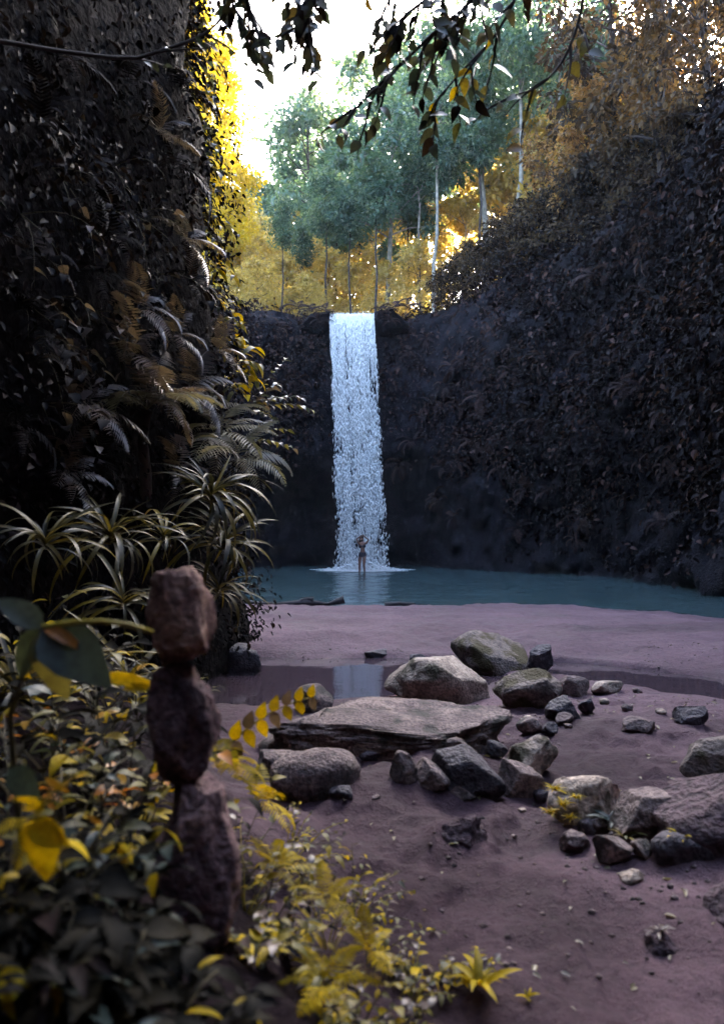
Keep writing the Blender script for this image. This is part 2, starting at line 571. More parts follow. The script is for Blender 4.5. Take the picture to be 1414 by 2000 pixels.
def ground_h(x, y):
    x = np.asarray(x, float)
    y = np.asarray(y, float)
    P = np.stack([x, y, 0 * x], -1)
    n = fbm(P * 0.55, 4, 3)
    sh = 16.55 - 0.2 * np.clip(x - 2.6, 0, 9) ** 1.85 + 0.25 * fbm(P * 0.5 + 4, 3, 5) + 0.1 * np.clip(-x - 3, 0, 9)
    t = sh - y
    h = np.where(t > 0, 0.17 * (1 - np.exp(-np.clip(t, 0, 99) / 1.6)) + 0.004 * np.clip(t, 0, 4), -0.7 * (1 - np.exp(np.clip(t, -99, 0) / 3.5)))
    wet = sstep(-1, 1.0, t)
    h = h + wet * (0.035 * n + 0.036 * fbm(P * 2.7, 4, 9) * (1 - 0.35 * sstep(9, 12, y)) + 0.03 * fbm(P * np.array([0.6, 1.6, 1]), 3, 27) * sstep(8, 10, y) + 0.016 * fbm(P * 9, 4, 19) + 0.05 * (sstep(-0.06, 0.06, fbm(P * 0.9 + 7, 4, 23)) - 0.5) * (1 - sstep(6.5, 7.5, y)) + 0.03 * (sstep(-0.08, 0.08, fbm(P * 2.1 + 3, 4, 29)) - 0.5) * (1 - sstep(6.5, 7.5, y)))
    # stream channel
    n2 = fbm(P * 2.4 + 2, 4, 14)
    best = np.full(x.shape, 9.0)
    for (ax, ay, aw), (bx, by, bw) in zip(CHAN[:-1], CHAN[1:]):
        vx, vy = bx - ax, by - ay
        tt = np.clip(((x - ax) * vx + (y - ay) * vy) / (vx * vx + vy * vy), 0, 1)
        dd = np.hypot(x - ax - tt * vx, y - ay - tt * vy)
        w = aw + tt * (bw - aw)
        best = np.minimum(best, dd / w + 0.17 * n + 0.07 * n2)
    c = 1 - sstep(0.80, 1.14, best)
    h = h * (1 - 0.6 * (1 - sstep(1.0, 2.8, best)) * (1 - sstep(9.2, 10.5, y)))
    h = h * (1 - c) + c * (-0.10)
    # swell of the sand bar behind the stream
    h = h + 0.06 * np.exp(-((y - 10.6) / 1.0) ** 2) * wet * (1 - c)
    # earth mound in front of the slab
    h = h + 0.13 * np.exp(-(((x - 0.35) / 0.5) ** 2 + ((y - 4.25) / 0.42) ** 2)) * (1 + 0.5 * fbm(P * 4, 3, 31))
    h = h + 0.07 * np.exp(-(((x - 1.4) / 0.7) ** 2 + ((y - 3.1) / 0.5) ** 2))
    # left bank
    xb = np.interp(y, BANK[:, 0], BANK[:, 1])
    b = sstep(0.0, 1.0, xb - x + 0.12 * n)
    h = h + b * (0.52 + 0.10 * fbm(P * 1.3, 3, 41))
    return h


def axis(segs):
    out = []
    for a, b, s in segs:
        out += list(np.arange(a, b - 1e-6, s))
    out.append(segs[-1][1])
    return np.array(out)


gx = axis([(-12, -3, 0.5), (-3, 3.4, 0.035), (3.4, 6, 0.1), (6, 14, 0.5)])
gy = axis([(-14, 1.6, 0.4), (1.6, 7.5, 0.03), (7.5, 11, 0.05), (11, 19, 0.12), (19, 42, 0.6)])
XX, YY = np.meshgrid(gx, gy)
ZZ = ground_h(XX, YY)
nx, ny = len(gx), len(gy)
I = np.arange(nx * ny).reshape(ny, nx)
F = np.stack([I[:-1, :-1], I[:-1, 1:], I[1:, 1:], I[1:, :-1]], -1).reshape(-1, 4)
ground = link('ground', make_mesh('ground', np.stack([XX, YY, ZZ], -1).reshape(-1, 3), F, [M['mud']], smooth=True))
tag(ground, kind='structure')
dark_amt = sstep(0.10, 0.35, np.interp(YY, BANK[:, 0], BANK[:, 1]) - XX + 0.12 * fbm(np.stack([XX, YY, 0 * XX], -1) * 3, 3, 6)).reshape(-1)  # dark humus soil on the bank
near_dark = (0.42 * (1 - sstep(5.0, 8.0, YY + 1.5 * fbm(np.stack([XX, YY, 0 * XX], -1) * 0.8, 3, 8))) * (0.75 + 0.5 * fbm(np.stack([XX, YY, 0 * XX], -1) * 1.7, 4, 12))).reshape(-1)  # mud coloured darker towards the camera, broken up by noise
dark_amt = np.clip(np.maximum(dark_amt, near_dark + 0.16 + 0.20 * np.clip(fbm(np.stack([XX, YY * 1.8, 0 * XX], -1) * 0.9, 4, 16), -0.5, 1).reshape(-1)), 0, 1)
ground.data.attributes.new('humus', 'FLOAT', 'POINT').data.foreach_set('value', dark_amt.astype(np.float32))


def gz(x, y):
    return float(ground_h(np.array([x]), np.array([y]))[0])


def on_ground(px, py):
    lo, hi = 1.2, 30.0
    y = 3.0
    d = np.concatenate([np.arange(1.2, 12, 0.01), np.arange(12, 34, 0.05)])
    X = (px - HX) / F_PX * d
    Z = CAM_Z + (HY - py) / F_PX * d
    g = ground_h(X, d)
    k = np.argmax(Z <= g)
    if Z[k] > g[k]:
        k = len(d) - 1
    return Vector((X[k], d[k], g[k]))


def sheet(name, x0, x1, y0, y1, z, n, mat, amp, freq, seed):
    xs = np.linspace(x0, x1, n)
    ys = np.linspace(y0, y1, n)
    A, B = np.meshgrid(xs, ys)
    P = np.stack([A * freq, B * freq * 2.2, 0 * A], -1)
    Z = z + amp * fbm(P, 3, seed)
    I = np.arange(n * n).reshape(n, n)
    F = np.stack([I[:-1, :-1], I[:-1, 1:], I[1:, 1:], I[1:, :-1]], -1).reshape(-1, 4)
    o = link(name, make_mesh(name, np.stack([A, B, Z], -1).reshape(-1, 3), F, [mat], smooth=True))
    return tag(o, kind='structure')


sheet('pool_water', -11, 12, 12.5, 40, 0.0, 260, M['pool'], 0.022, 1.3, 61)
sheet('stream_water', -4.5, 8, 4.2, 10.4, 0.028, 60, M['stream'], 0.001, 1.0, 62)

# ------------------------------------------------------------------ gorge walls (foot x, y, top z, lean, undercut, relief)
PATH = [(-4.4, -6, 20, -1.5, 0, 0.4), (-3.9, -3, 19, -2.2, 0, 0.35), (-3.2, 1, 19, -2.4, 0, 0.3), (-2.7, 4, 18, -1.8, 0, 0.25), (-2.05, 6.5, 17, -0.4, 0, 0.22),  # out-of-view left wall made to overhang, shading the bank
        (-1.55, 8.3, 16, 1.0, 0, 0.4), (-2.4, 10.6, 15, 1.6, 0, 0.35), (-4.7, 14, 14, 1.6, 0.3, 0.5), (-6.6, 20, 13, 1.5, 0.6, 0.6), (-7.0, 27, 12.4, 1.2, 1.0, 0.6),
        (-5.9, 33, 11.9, 0.8, 1.4, 0.5), (-3.6, 35.4, 12.1, 0.5, 2.6, 0.45), (-1.2, 36, 11.62, 0.2, 2.4, 0.2), (0.9, 36, 11.62, 0.2, 2.2, 0.2), (3.2, 34.8, 12.2, 1.0, 1.6, 0.5),
        (5.8, 31.5, 13.0, 1.8, 1.0, 0.7), (7.7, 27, 13.2, 2.4, 1.6, 0.8), (8.5, 22, 13.4, 2.8, 1.2, 0.8), (8.3, 17, 16, 2.4, 0.6, 0.7), (8.8, 10, 20, 1.5, 0, 0.6),  # last stretch, out of view, raised to block the sun
        (9, 4, 20, 1.0, 0, 0.6), (8.2, -3, 20, 1.0, 0, 0.6), (4.5, -6.5, 21, 0.5, 0, 0.6), (0, -7.5, 21, 0, 0, 0.5)]
PA = np.array(PATH, float)
NP = len(PA)
SUB = 22
pts = []
for i in range(NP):
    p0, p1, p2, p3 = PA[i - 1], PA[i], PA[(i + 1) % NP], PA[(i + 2) % NP]
    for k in range(SUB):
        t = k / SUB
        q = 0.5 * (2 * p1 + (p2 - p0) * t + (2 * p0 - 5 * p1 + 4 * p2 - p3) * t * t + (3 * p1 - p0 - 3 * p2 + p3) * t ** 3)
        pts.append(q)
pts = np.array(pts)
NS = len(pts)
CEN = np.array([1.0, 14.0])
OUT = unit(pts[:, :2] - CEN)
ROWS = 64
tz = np.linspace(0, 1, ROWS)
rows = []
for t in tz:
    top = pts[:, 2]
    z = -0.9 + t * (top + 0.9)
    off = pts[:, 3] * np.clip(z / top, 0, 1) ** 1.3 + pts[:, 4] * (1 - sstep(2.6, 5.6, z))
    off = off + 0.9 * sstep(0.93, 1.0, t) ** 2
    q = np.stack([pts[:, 0] + OUT[:, 0] * off, pts[:, 1] + OUT[:, 1] * off, z], -1)
    n = pts[:, 5] * (fbm(q * np.array([0.45, 0.45, 0.6]), 4, 71) * 1.1 + 0.5 * fbm(q * 1.7, 3, 77))
    q[:, :2] += OUT * n[:, None]
    rows.append(q)
for dd in (0.6, 1.4, 2.6, 4.5, 7, 11, 16, 24, 36, 55, 90, 150):
    q = rows[ROWS - 1].copy()
    q[:, :2] += OUT * dd
    q[:, 2] += 0.12 * dd * np.exp(-dd / 60) + 0.35 * fbm(q * 0.3, 3, 81) * min(1, dd)
    rows.append(q)
G = np.array(rows)                      # rows x NS x 3
NR = len(rows)
cliff_objs = {}


def cliff_segment(name, i0, i1, mat):
    idx = np.arange(i0 * SUB, i1 * SUB + 1) % NS
    V = G[:, idx].reshape(-1, 3)
    w = len(idx)
    I = np.arange(NR * w).reshape(NR, w)
    F = np.stack([I[:-1, :-1], I[:-1, 1:], I[1:, 1:], I[1:, :-1]], -1).reshape(-1, 4)
    o = link(name, make_mesh(name, V, F, [mat], smooth=True))
    tag(o, kind='structure')
    cliff_objs[name] = (V, F)
    return o


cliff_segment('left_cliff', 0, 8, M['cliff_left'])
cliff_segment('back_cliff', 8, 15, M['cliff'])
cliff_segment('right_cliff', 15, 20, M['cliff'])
cliff_segment('rear_shade_cliff', 20, 24, M['cliff_left'])  # unseen wall behind the camera, brought close and tall for shade

allV, allF, o_ = [], [], 0
for V, F in cliff_objs.values():
    allV.append(V)
    allF.append(F + o_)
    o_ += len(V)
BV = BVHTree.FromPolygons([tuple(v) for v in np.concatenate(allV)], [tuple(int(i) for i in f) for f in np.concatenate(allF)])
CAM = Vector((0, 0, CAM_Z))


def on_cliff(px, py):
    d = (at(px, py, 1.0) - CAM).normalized()
    h = BV.ray_cast(CAM, d, 120)
    if h[0] is None:
        return None, None
    n = h[1]
    if n.dot(d) > 0:
        n = -n
    return h[0], n


def top_z(x, y):
    h = BV.ray_cast(Vector((x, y, 60)), Vector((0, 0, -1)), 80)
    return h[0].z if h[0] else 11.5


# ------------------------------------------------------------------ waterfall
def waterfall():
    root = empty('waterfall', (-0.02, 34.0, 0.0))
    tag(root, 'tall white curtain of water falling off the cliff lip into the pool', 'waterfall')
    H = 11.72
    r = np.random.default_rng(11)

    def pos(u, z):
        """u 0..1 across, z height"""
        f = np.clip((H - z) / H, 0, 1)
        xl = -1.49 + f * 0.42 
        xr = 0.55 + f * 0.47
        x = xl + u * (xr - xl)
        y = 35.55 - 1.55 * np.sqrt(f)
        return np.stack([x, y, z], -1)

    # drops: stretched octahedra, thinning out downwards
    n = 48000
    u = r.random(n)
    lane = fbm(np.stack([u * 26, 0 * u, 0 * u], -1), 3, 5)
    z = H * (1 - r.random(n) ** 0.85)
    keep = r.random(n) < np.clip(0.9 - 0.52 * (H - z) / H + 0.75 * lane + 0.6 * vnoise(np.stack([u * 22, z * 1.1, 0 * u], -1), 8), 0.06, 1)
    u, z = u[keep], z[keep]
    n = len(u)
    f = (H - z) / H
    C = pos(u, z)
    C[:, 0] += r.normal(0, 0.012 + 0.09 * f, n) + 0.10 * f * vnoise(np.stack([0 * z, z * 0.8, u * 3], -1), 12)
    C[:, 1] += r.normal(0, 0.05 + 0.16 * f, n)
    Ln = (0.14 + 0.26 * r.random(n) ** 1.5) * (1.0 - 0.35 * f)
    Wd = (0.004 + 0.015 * r.random(n) ** 2.5) * (1 + 0.8 * f)
    base = np.array([(0, 0, 1), (1, 0, 0.15), (0, 1, -0.1), (-1, 0, 0.1), (0, -1, -0.15), (0, 0, -1)], float)
    V = C[:, None, :] + base[None] * np.stack([Wd, Wd, Ln * 0.5], -1)[:, None, :]
    fc = np.array([(0, 1, 2), (0, 2, 3), (0, 3, 4), (0, 4, 1), (5, 2, 1), (5, 3, 2), (5, 4, 3), (5, 1, 4)])
    F = (np.arange(n) * 6)[:, None, None] + fc[None]
    o = link('falling_drops', make_mesh('falling_drops', V.reshape(-1, 3) - np.array(root.location), F.reshape(-1, 3), [M['white_water']], smooth=True), root)
    tag(o, kind='stuff')
    # strands from the lip, torn open lower down
    parts = []
    for k in range(46):
        uu = (k + r.random() * 0.9) / 46
        zt = H + 0.02
        zb = H * (1 - (0.08 + 0.28 * r.random() ** 1.5))
        zs = np.linspace(zt, zb, 9)
        wob = np.cumsum(r.normal(0, 0.006, 9))
        rad = np.linspace(0.034, 0.008, 9) * (0.7 + 0.6 * r.random(9))
        pp = pos(np.full(9, uu), zs)
        pp[:, 0] += wob
        pts_ = [Vector(p - np.array(root.location)) for p in pp]
        parts.append(tube(pts_, list(rad), 5))
    V, F = join(parts)
    tag(link('water_strands', make_mesh('water_strands', V, F, [M['white_water']], smooth=True), root), kind='stuff')
    # thin tongue of water sliding over the lip
    xs = np.linspace(-1.49, 0.56, 40)
    lip = fbm(np.stack([xs * 2.3, 0 * xs, 0 * xs], -1), 3, 15) * 0.07
    prof = [(37.2, H + 0.10), (36.4, H + 0.06), (35.9, H + 0.03), (35.62, H - 0.03), (35.45, H - 0.18), (35.30, H - 0.5)]
    V = []
    for (y, z) in prof:
        for x, lz in zip(xs, lip):
            V.append((x, y + 0.03 * math.sin(x * 23), z + lz + 0.015 * math.sin(x * 31 + y) - (0.25 * r.random() if z < H - 0.4 else 0)))
    V = np.array(V) - np.array(root.location)
    I = np.arange(len(prof) * 40).reshape(len(prof), 40)
    F = np.stack([I[:-1, :-1], I[:-1, 1:], I[1:, 1:], I[1:, :-1]], -1).reshape(-1, 4)
    link('lip_water', make_mesh('lip_water', V, F, [M['white_water']], smooth=True), root)
    # churned foam on the pool
    n = 5200
    a = r.random(n) * 2 * math.pi
    q = r.random(n) ** 0.7
    X = 0.0 + np.cos(a) * q * (2.0 + 0.4 * np.sin(7 * a))
    Y = 33.2 + np.sin(a) * q * 1.7
    Z = 0.02 + 0.5 * (1 - q) ** 2 * r.random(n) ** 2
    S = (0.02 + 0.06 * r.random(n) ** 2) * (1.25 - q)
    V = np.stack([X, Y, Z], -1)[:, None, :] + base[None] * np.stack([S * 1.5, S * 1.5, S * 0.6], -1)[:, None, :]
    F = (np.arange(n) * 6)[:, None, None] + fc[None]
    tag(link('splash_foam', make_mesh('splash_foam', V.reshape(-1, 3) - np.array(root.location), F.reshape(-1, 3), [M['white_water']], smooth=True), root), kind='stuff')
    nr = 30
    V, F = [(0, 0, 0.03)], []
    for j in range(1, 8):
        for k in range(nr):
            an = 2 * math.pi * k / nr
            rr = j / 7 * (1 + 0.22 * math.sin(5 * an) + 0.14 * math.sin(11 * an + 1))
            V.append((1.25 * rr * math.cos(an) + 0.02, 0.9 * rr * math.sin(an) - 0.8, 0.055 * (1 - (j / 7) ** 2) + 0.012 * math.sin(7 * an + j * 2) * (j < 7) + 0.004))
    for k in range(nr):
        F.append((0, 1 + k, 1 + (k + 1) % nr))
    for j in range(6):
        for k in range(nr):
            F.append((1 + j * nr + k, 1 + (j + 1) * nr + k, 1 + (j + 1) * nr + (k + 1) % nr, 1 + j * nr + (k + 1) % nr))
    link('foam_pad', make_mesh('foam_pad', V, F, [M['white_water']], smooth=True), root)


waterfall()


# ------------------------------------------------------------------ rocks
def rock_mesh(name, w, dep, h, seed, mat, p=0.8, cuts=13, rough=0.06, rot=(0, 0, 0), sub=4, cut_d=(0.5, 0.88), taper=0.0, side=0.8):
    r = np.random.default_rng(seed)
    bm = bmesh.new()
    bmesh.ops.create_icosphere(bm, subdivisions=sub, radius=1)
    V = np.array([v.co[:] for v in bm.verts])
    F = [tuple(v.index for v in f.verts) for f in bm.faces]
    bm.free()
    V = np.sign(V) * np.abs(V) ** p
    V = V * (1 + 0.22 * fbm(V * 0.9 + seed * 3.1, 2, seed)[:, None])
    for k in range(cuts):
        n = unit(r.normal(size=3) * np.array([1, 1, side]))
        d = r.uniform(*cut_d)
        s = V @ n - d
        V = V - np.where(s > 0, s * 0.97, 0)[:, None] * n[None]
    V = V * (1 + rough * fbm(V * 2.6 + seed, 4, seed + 5)[:, None] + 0.45 * rough * fbm(V * 10 + seed, 4, seed + 9, 0.6)[:, None])
    E = np.array(Euler(rot).to_matrix())
    V = V @ E.T
    mn, mx = V.min(0), V.max(0)
    V = (V - (mn + mx) / 2) / ((mx - mn) / 2)
    if taper:
        V[:, 0] *= 1 - taper * (V[:, 2] * 0.5 + 0.5)
    V = V * np.array([w / 2, dep / 2, h / 2])
    me = make_mesh(name, V, F, [mat], smooth=True)
    return me


def rock(name, label, cat, box, mat, seed, depth=0.75, base=None, sink=0.22, group=None, **kw):
    x0, y0, x1, y1 = box
    cx = (x0 + x1) / 2
    g = on_ground(cx, base or y1)
    w = (x1 - x0) / F_PX * g.y
    dep = depth * w
    yc = g.y + dep * 0.42
    w = (x1 - x0) / F_PX * (yc - dep * 0.15)
    zt = CAM_Z + (HY - y0) / F_PX * yc
    X = (cx - HX) / F_PX * (yc - dep * 0.15)
    zg = min(g.z, gz(X, yc))
    zb = zg - sink * w * 0.6
    h = max(0.02, zt - zb)
    me = rock_mesh(name, w, dep, h, seed, M[mat], **kw)
    o = link(name, me, loc=(X, yc, zb + h / 2))
    tag(o, label, cat, group)
    return o


rock('boulder', 'large pale pointed boulder sitting behind the flat slab', 'boulder', (735, 1278, 976, 1380), 'boulder_pale', 3, depth=0.7, rough=0.04, cuts=9, cut_d=(0.6, 0.92), rot=(0.2, 0.12, 0.3), p=0.75, taper=0.3, sub=5)
rock('boulder', 'rounded mossy boulder behind the large pale boulder', 'boulder', (886, 1234, 1036, 1330), 'boulder_mossy', 14, depth=0.8, base=1326, rough=0.09, cuts=14, cut_d=(0.45, 0.85))
rock('boulder', 'brown boulder with dark underside, right against the large pale boulder', 'boulder', (970, 1305, 1101, 1392), 'boulder_mossy', 27, depth=0.8, rough=0.08, cuts=14, cut_d=(0.45, 0.85))
rock('stone_slab', 'long flat stone slab lying below the large pale boulder', 'slab', (474, 1376, 1012, 1476), 'boulder', 36, depth=0.58, base=1474, p=0.36, cuts=22, rough=0.075, cut_d=(0.72, 1.1), rot=(0.24, 0.03, 0.05), sub=6, side=0.25)
rock('boulder', 'smooth egg shaped boulder in front of the slab', 'boulder', (526, 1460, 706, 1562), 'boulder', 43, depth=0.75, rough=0.04, cuts=5, cut_d=(0.7, 0.95), sink=0.55)
rock('stone', 'low flat stone tucked between the egg shaped boulder and the slab', 'stone', (496, 1466, 585, 1512), 'boulder', 52, depth=0.8)
rock('stone', 'small upright grey stone under the slab front edge', 'stone', (760, 1467, 816, 1532), 'boulder', 61, depth=0.8)
rock('stone', 'small jagged stone leaning against the dark wedge stone', 'stone', (798, 1482, 882, 1545), 'boulder', 72, depth=0.8, cuts=12)
rock('stone', 'dark blue wedge shaped stone with a slanted face', 'stone', (838, 1455, 988, 1562), 'boulder_dark', 81, depth=0.75, cuts=12, cut_d=(0.5, 0.85), rot=(0, 0.35, 0.2))
rock('stone', 'slanted fin shaped stone beside the dark wedge stone', 'stone', (968, 1480, 1072, 1566), 'boulder', 95, depth=0.6, cuts=12, cut_d=(0.45, 0.85), rot=(0, 0.5, 0))
rock('boulder', 'blocky boulder with pale broken top at the slab end', 'boulder', (983, 1434, 1097, 1532), 'boulder_pale', 103, depth=0.8, cuts=14, cut_d=(0.5, 0.85), rough=0.1)
rock('boulder', 'flat topped pale boulder with yellow moss on its side', 'boulder', (1066, 1510, 1232, 1612), 'boulder_pale', 111, depth=0.7, cuts=12, cut_d=(0.55, 0.85), p=0.5)
rock('boulder', 'tan sloping boulder beside the flat topped mossy one', 'boulder', (1198, 1540, 1345, 1645), 'boulder', 121, depth=0.8, cuts=8, p=0.8)
rock('boulder', 'big smooth mud coloured boulder at the end of the boulder row', 'boulder', (1290, 1506, 1540, 1670), 'mud_stone', 131, depth=0.9, cuts=9, rough=0.07, sink=0.4)
rock('boulder', 'dark mossy boulder behind the big smooth mud coloured one', 'boulder', (1335, 1432, 1480, 1525), 'boulder_mossy', 141, depth=0.8, cuts=9)
rock('stone', 'small round stone wedged below the yellow moss', 'stone', (1096, 1622, 1158, 1672), 'boulder', 151, depth=0.8)
rock('stone', 'angular brown stone below the flat topped mossy boulder', 'stone', (1158, 1628, 1242, 1690), 'boulder', 161, depth=0.8, cuts=12)
rock('stone', 'small purple stone stacked between the mossy boulders', 'stone', (1150, 1590, 1200, 1630), 'boulder', 171, depth=0.8)
rock('stone', 'dark low stone at the foot of the tan sloping boulder', 'stone', (1275, 1622, 1400, 1690), 'boulder_dark', 181, depth=0.6, sink=0.5)
rock('stone', 'smooth hump shaped stone at the left end of the slab', 'stone', (572, 1336, 652, 1392), 'boulder', 191, depth=0.8, rough=0.03, cuts=3)
rock('stone', 'dark wet stone standing at the edge of the stream', 'stone', (711, 1268, 757, 1294), 'boulder_dark', 201, depth=0.7)
rock('stone', 'tiny dark stone in the shallow stream', 'stone', (798, 1276, 832, 1293), 'boulder_dark', 211, depth=0.8)
rock('stone', 'broken dark rock pile stone behind the brown boulder', 'stone', (1030, 1258, 1082, 1314), 'boulder_dark', 221, depth=0.8, cuts=14, rough=0.14)
rock('stone', 'grey cobble right behind the brown boulder', 'stone', (1088, 1318, 1152, 1362), 'boulder', 231, depth=0.8)
rock('stone', 'dark cobble at the right foot of the brown boulder', 'stone', (1066, 1358, 1134, 1408), 'boulder_dark', 241, depth=0.8)
rock('stone', 'small blue black cobble beside the brown boulder', 'stone', (1130, 1362, 1162, 1398), 'boulder_dark', 251, depth=0.8)
rock('stone', 'pale low flat stone near the narrow stream', 'stone', (1154, 1329, 1216, 1357), 'boulder_pale', 261, depth=0.8, p=0.6)
rock('stone', 'dark flat stone on the mud by the narrow stream', 'stone', (1318, 1378, 1386, 1416), 'boulder_dark', 271, depth=0.8)
rock('stone', 'low brown stone half buried in open mud', 'stone', (1214, 1402, 1284, 1432), 'boulder', 281, depth=0.8)
rock('stone', 'rough dark stone half buried in the earth mound', 'stone', (842, 1590, 962, 1655), 'mud_stone', 291, depth=0.8, rough=0.2, sink=0.6)
rock('stone', 'muddy stone with a grass tuft on the foreshore', 'stone', (1258, 1818, 1336, 1870), 'mud_stone', 301, depth=0.9, sink=0.8)
rock('boulder', 'dark boulder rising at the edge of the muddy foreshore', 'boulder', (1376, 1722, 1490, 1812), 'mud_stone', 311, depth=0.9, sink=0.7, rough=0.1)
rock('stone', 'tan pebble lying on mud below the tan sloping boulder', 'stone', (1214, 1698, 1262, 1730), 'boulder_pale', 321, depth=0.8)
rock('stone', 'lumpy dark mud stone at the cliff foot beside the stream', 'stone', (440, 1255, 512, 1342), 'boulder_dark', 331, depth=0.9, rough=0.14)
GS = 'small stones strewn over the mud'
for k, (a, b, w) in enumerate([(1180, 1372, 20), (1225, 1385, 24), (1140, 1340, 18), (1290, 1392, 20), (1245, 1350, 18), (1110, 1420, 16), (1030, 1405, 20),
                               (1210, 1335, 16), (905, 1395, 14), (1020, 1585, 16), (735, 1560, 18), (1310, 1735, 14)]):
    rock('stone', 'small stone strewn over the wet mud', 'stone', (a - w / 2, b - w * 0.4, a + w / 2, b + w * 0.2), 'boulder' if k % 3 else 'boulder_pale', 400 + k, depth=0.9, group=GS, sub=2, cuts=5)

for k, (X, Y, Z, w, dp, h, lab) in enumerate([(-2.15, 36.05, 11.35, 1.5, 1.5, 1.15, 'dark rock at the lip left of the falling water'), (1.35, 36.05, 11.4, 1.7, 1.5, 1.2, 'dark rock at the lip right of the falling water'), (-1.40, 35.55, 11.55, 0.30, 0.5, 0.42, 'small wet stone parting the water at the lip')]):
    o = link('rock', rock_mesh('rock', w, dp, h, 700 + k, M['cliff'], rough=0.12), loc=(X, Y, Z))
    tag(o, lab, 'rock')
GR = 'broken rubble packed round the slab'
for k, (x0, y0, x1, y1, mt) in enumerate([(905, 1432, 960, 1470, 'boulder'), (950, 1445, 992, 1484, 'boulder_dark'), (870, 1440, 915, 1468, 'boulder'), (700, 1462, 752, 1492, 'boulder_dark'), (1010, 1398, 1062, 1436, 'boulder'), (1052, 1410, 1090, 1440, 'boulder_dark'),
                                          (878, 1530, 930, 1566, 'boulder'), (1040, 1540, 1082, 1570, 'boulder_dark'), (640, 1535, 690, 1562, 'boulder_dark'), (1128, 1600, 1166, 1632, 'boulder_dark'), (1236, 1640, 1282, 1680, 'boulder'), (560, 1535, 600, 1566, 'boulder_dark'), (1085, 1392, 1120, 1416, 'boulder'), (830, 1395, 870, 1416, 'boulder')]):
    rock('rubble_stone', 'angular rubble stone packed round the slab and boulders', 'stone', (x0, y0, x1, y1), mt, 730 + k, depth=0.9, group=GR, sub=3)

# gravel too fine to count
n = 5200
gxs = rng.uniform(-1.0, 4.5, n)
gys = rng.uniform(2.3, 9.5, n)
den = vnoise(np.stack([gxs * 1.1, gys * 1.1, 0 * gxs], -1), 91)
k_ = (den > -0.1) & (gxs > np.interp(gys, BANK[:, 0], BANK[:, 1]))
gxs, gys = gxs[k_], gys[k_]
n = len(gxs)
gzs = ground_h(gxs, gys)
S = 0.004 + 0.016 * rng.random(n) ** 3
base = np.array([(0, 0, 0.7), (1, 0.2, 0.1), (0.1, 1, 0), (-1, 0.1, 0.1), (0, -1, 0.05), (0, 0, -0.7)], float)
fc = np.array([(0, 1, 2), (0, 2, 3), (0, 3, 4), (0, 4, 1), (5, 2, 1), (5, 3, 2), (5, 4, 3), (5, 1, 4)])
an = rng.random(n) * 6.28
ca, sa = np.cos(an), np.sin(an)
bx = base[None, :, 0] * ca[:, None] - base[None, :, 1] * sa[:, None]
by = base[None, :, 0] * sa[:, None] + base[None, :, 1] * ca[:, None]
V = np.stack([gxs[:, None] + bx * S[:, None], gys[:, None] + by * S[:, None] * 0.8, gzs[:, None] + base[None, :, 2] * S[:, None]], -1)
tag(link('gravel', make_mesh('gravel', V.reshape(-1, 3), ((np.arange(n) * 6)[:, None, None] + fc[None]).reshape(-1, 3), [M['boulder']], smooth=True)), 'fine gravel sprinkled over the wet mud', 'gravel', kind='stuff')


n = 480
lx, ly = rng.uniform(-0.8, 4.0, n), rng.uniform(2.2, 7.2, n)
k_ = lx > np.interp(ly, BANK[:, 0], BANK[:, 1])
lx, ly = lx[k_], ly[k_]
n = len(lx)
Ll = 0.018 + 0.035 * rng.random(n) ** 2
V, F, rv = leaf_field(np.stack([lx, ly, ground_h(lx, ly) + 0.008], -1), np.stack([rng.normal(size=n), rng.normal(size=n), 0.1 * rng.normal(size=n)], -1), unit(np.stack([0.3 * rng.normal(size=n), 0.3 * rng.normal(size=n), np.ones(n)], -1)), Ll, Ll * 0.45)
tag(link('leaf_litter', make_mesh('leaf_litter', V, F, [M['l_fern_pale']], rnd=rv)), 'small dry fallen leaves scattered over the mud', 'leaves', kind='stuff')


# cairn of three balanced stones on the bank
def cairn_stone(label, box, d, seed, mat, dep=0.9, **kw):
    x0, y0, x1, y1 = box
    w, h = (x1 - x0) / F_PX * d, (y1 - y0) / F_PX * d
    me = rock_mesh('cairn_stone', w, w * dep, h, seed, M[mat], **kw)
    o = link('cairn_stone', me, loc=at((x0 + x1) / 2, (y0 + y1) / 2, d))
    return tag(o, label, 'stone')


CD = 1.85
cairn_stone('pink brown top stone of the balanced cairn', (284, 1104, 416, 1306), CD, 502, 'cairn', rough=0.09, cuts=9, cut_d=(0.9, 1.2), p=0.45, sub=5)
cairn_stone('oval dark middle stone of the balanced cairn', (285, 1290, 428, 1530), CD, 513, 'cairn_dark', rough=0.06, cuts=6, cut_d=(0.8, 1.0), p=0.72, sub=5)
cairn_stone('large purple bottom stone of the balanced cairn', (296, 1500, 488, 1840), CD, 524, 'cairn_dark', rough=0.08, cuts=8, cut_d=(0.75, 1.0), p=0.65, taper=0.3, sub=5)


# ------------------------------------------------------------------ leaf, frond and strap meshes (length along +X, unit size)
def blade(length, width_fn, n, fold, curve, twist=0.0, wav=0.0, seed=0):
    """a folded blade along +X; curve = total droop angle in radians"""
    V, F = [], []
    x = z = 0.0
    a = 0.0
    for i in range(n + 1):
        t = i / n
        w = width_fn(t) * (1 + wav * math.sin(t * 19 + seed))
        lift = fold * w
        V += [(x, -w, z + lift), (x, 0, z), (x, w, z + lift)]
        a = -curve * t
        x += math.cos(a) * length / n
        z += math.sin(a) * length / n
    for i in range(n):
        b = i * 3
        F += [(b, b + 3, b + 4, b + 1), (b + 1, b + 4, b + 5, b + 2)]
    return V, F


def ovate(t, w=0.25):
    return w * (math.sin(math.pi * min(1, t ** 0.75)) ** 0.9) * (1 - 0.25 * t) + 0.004


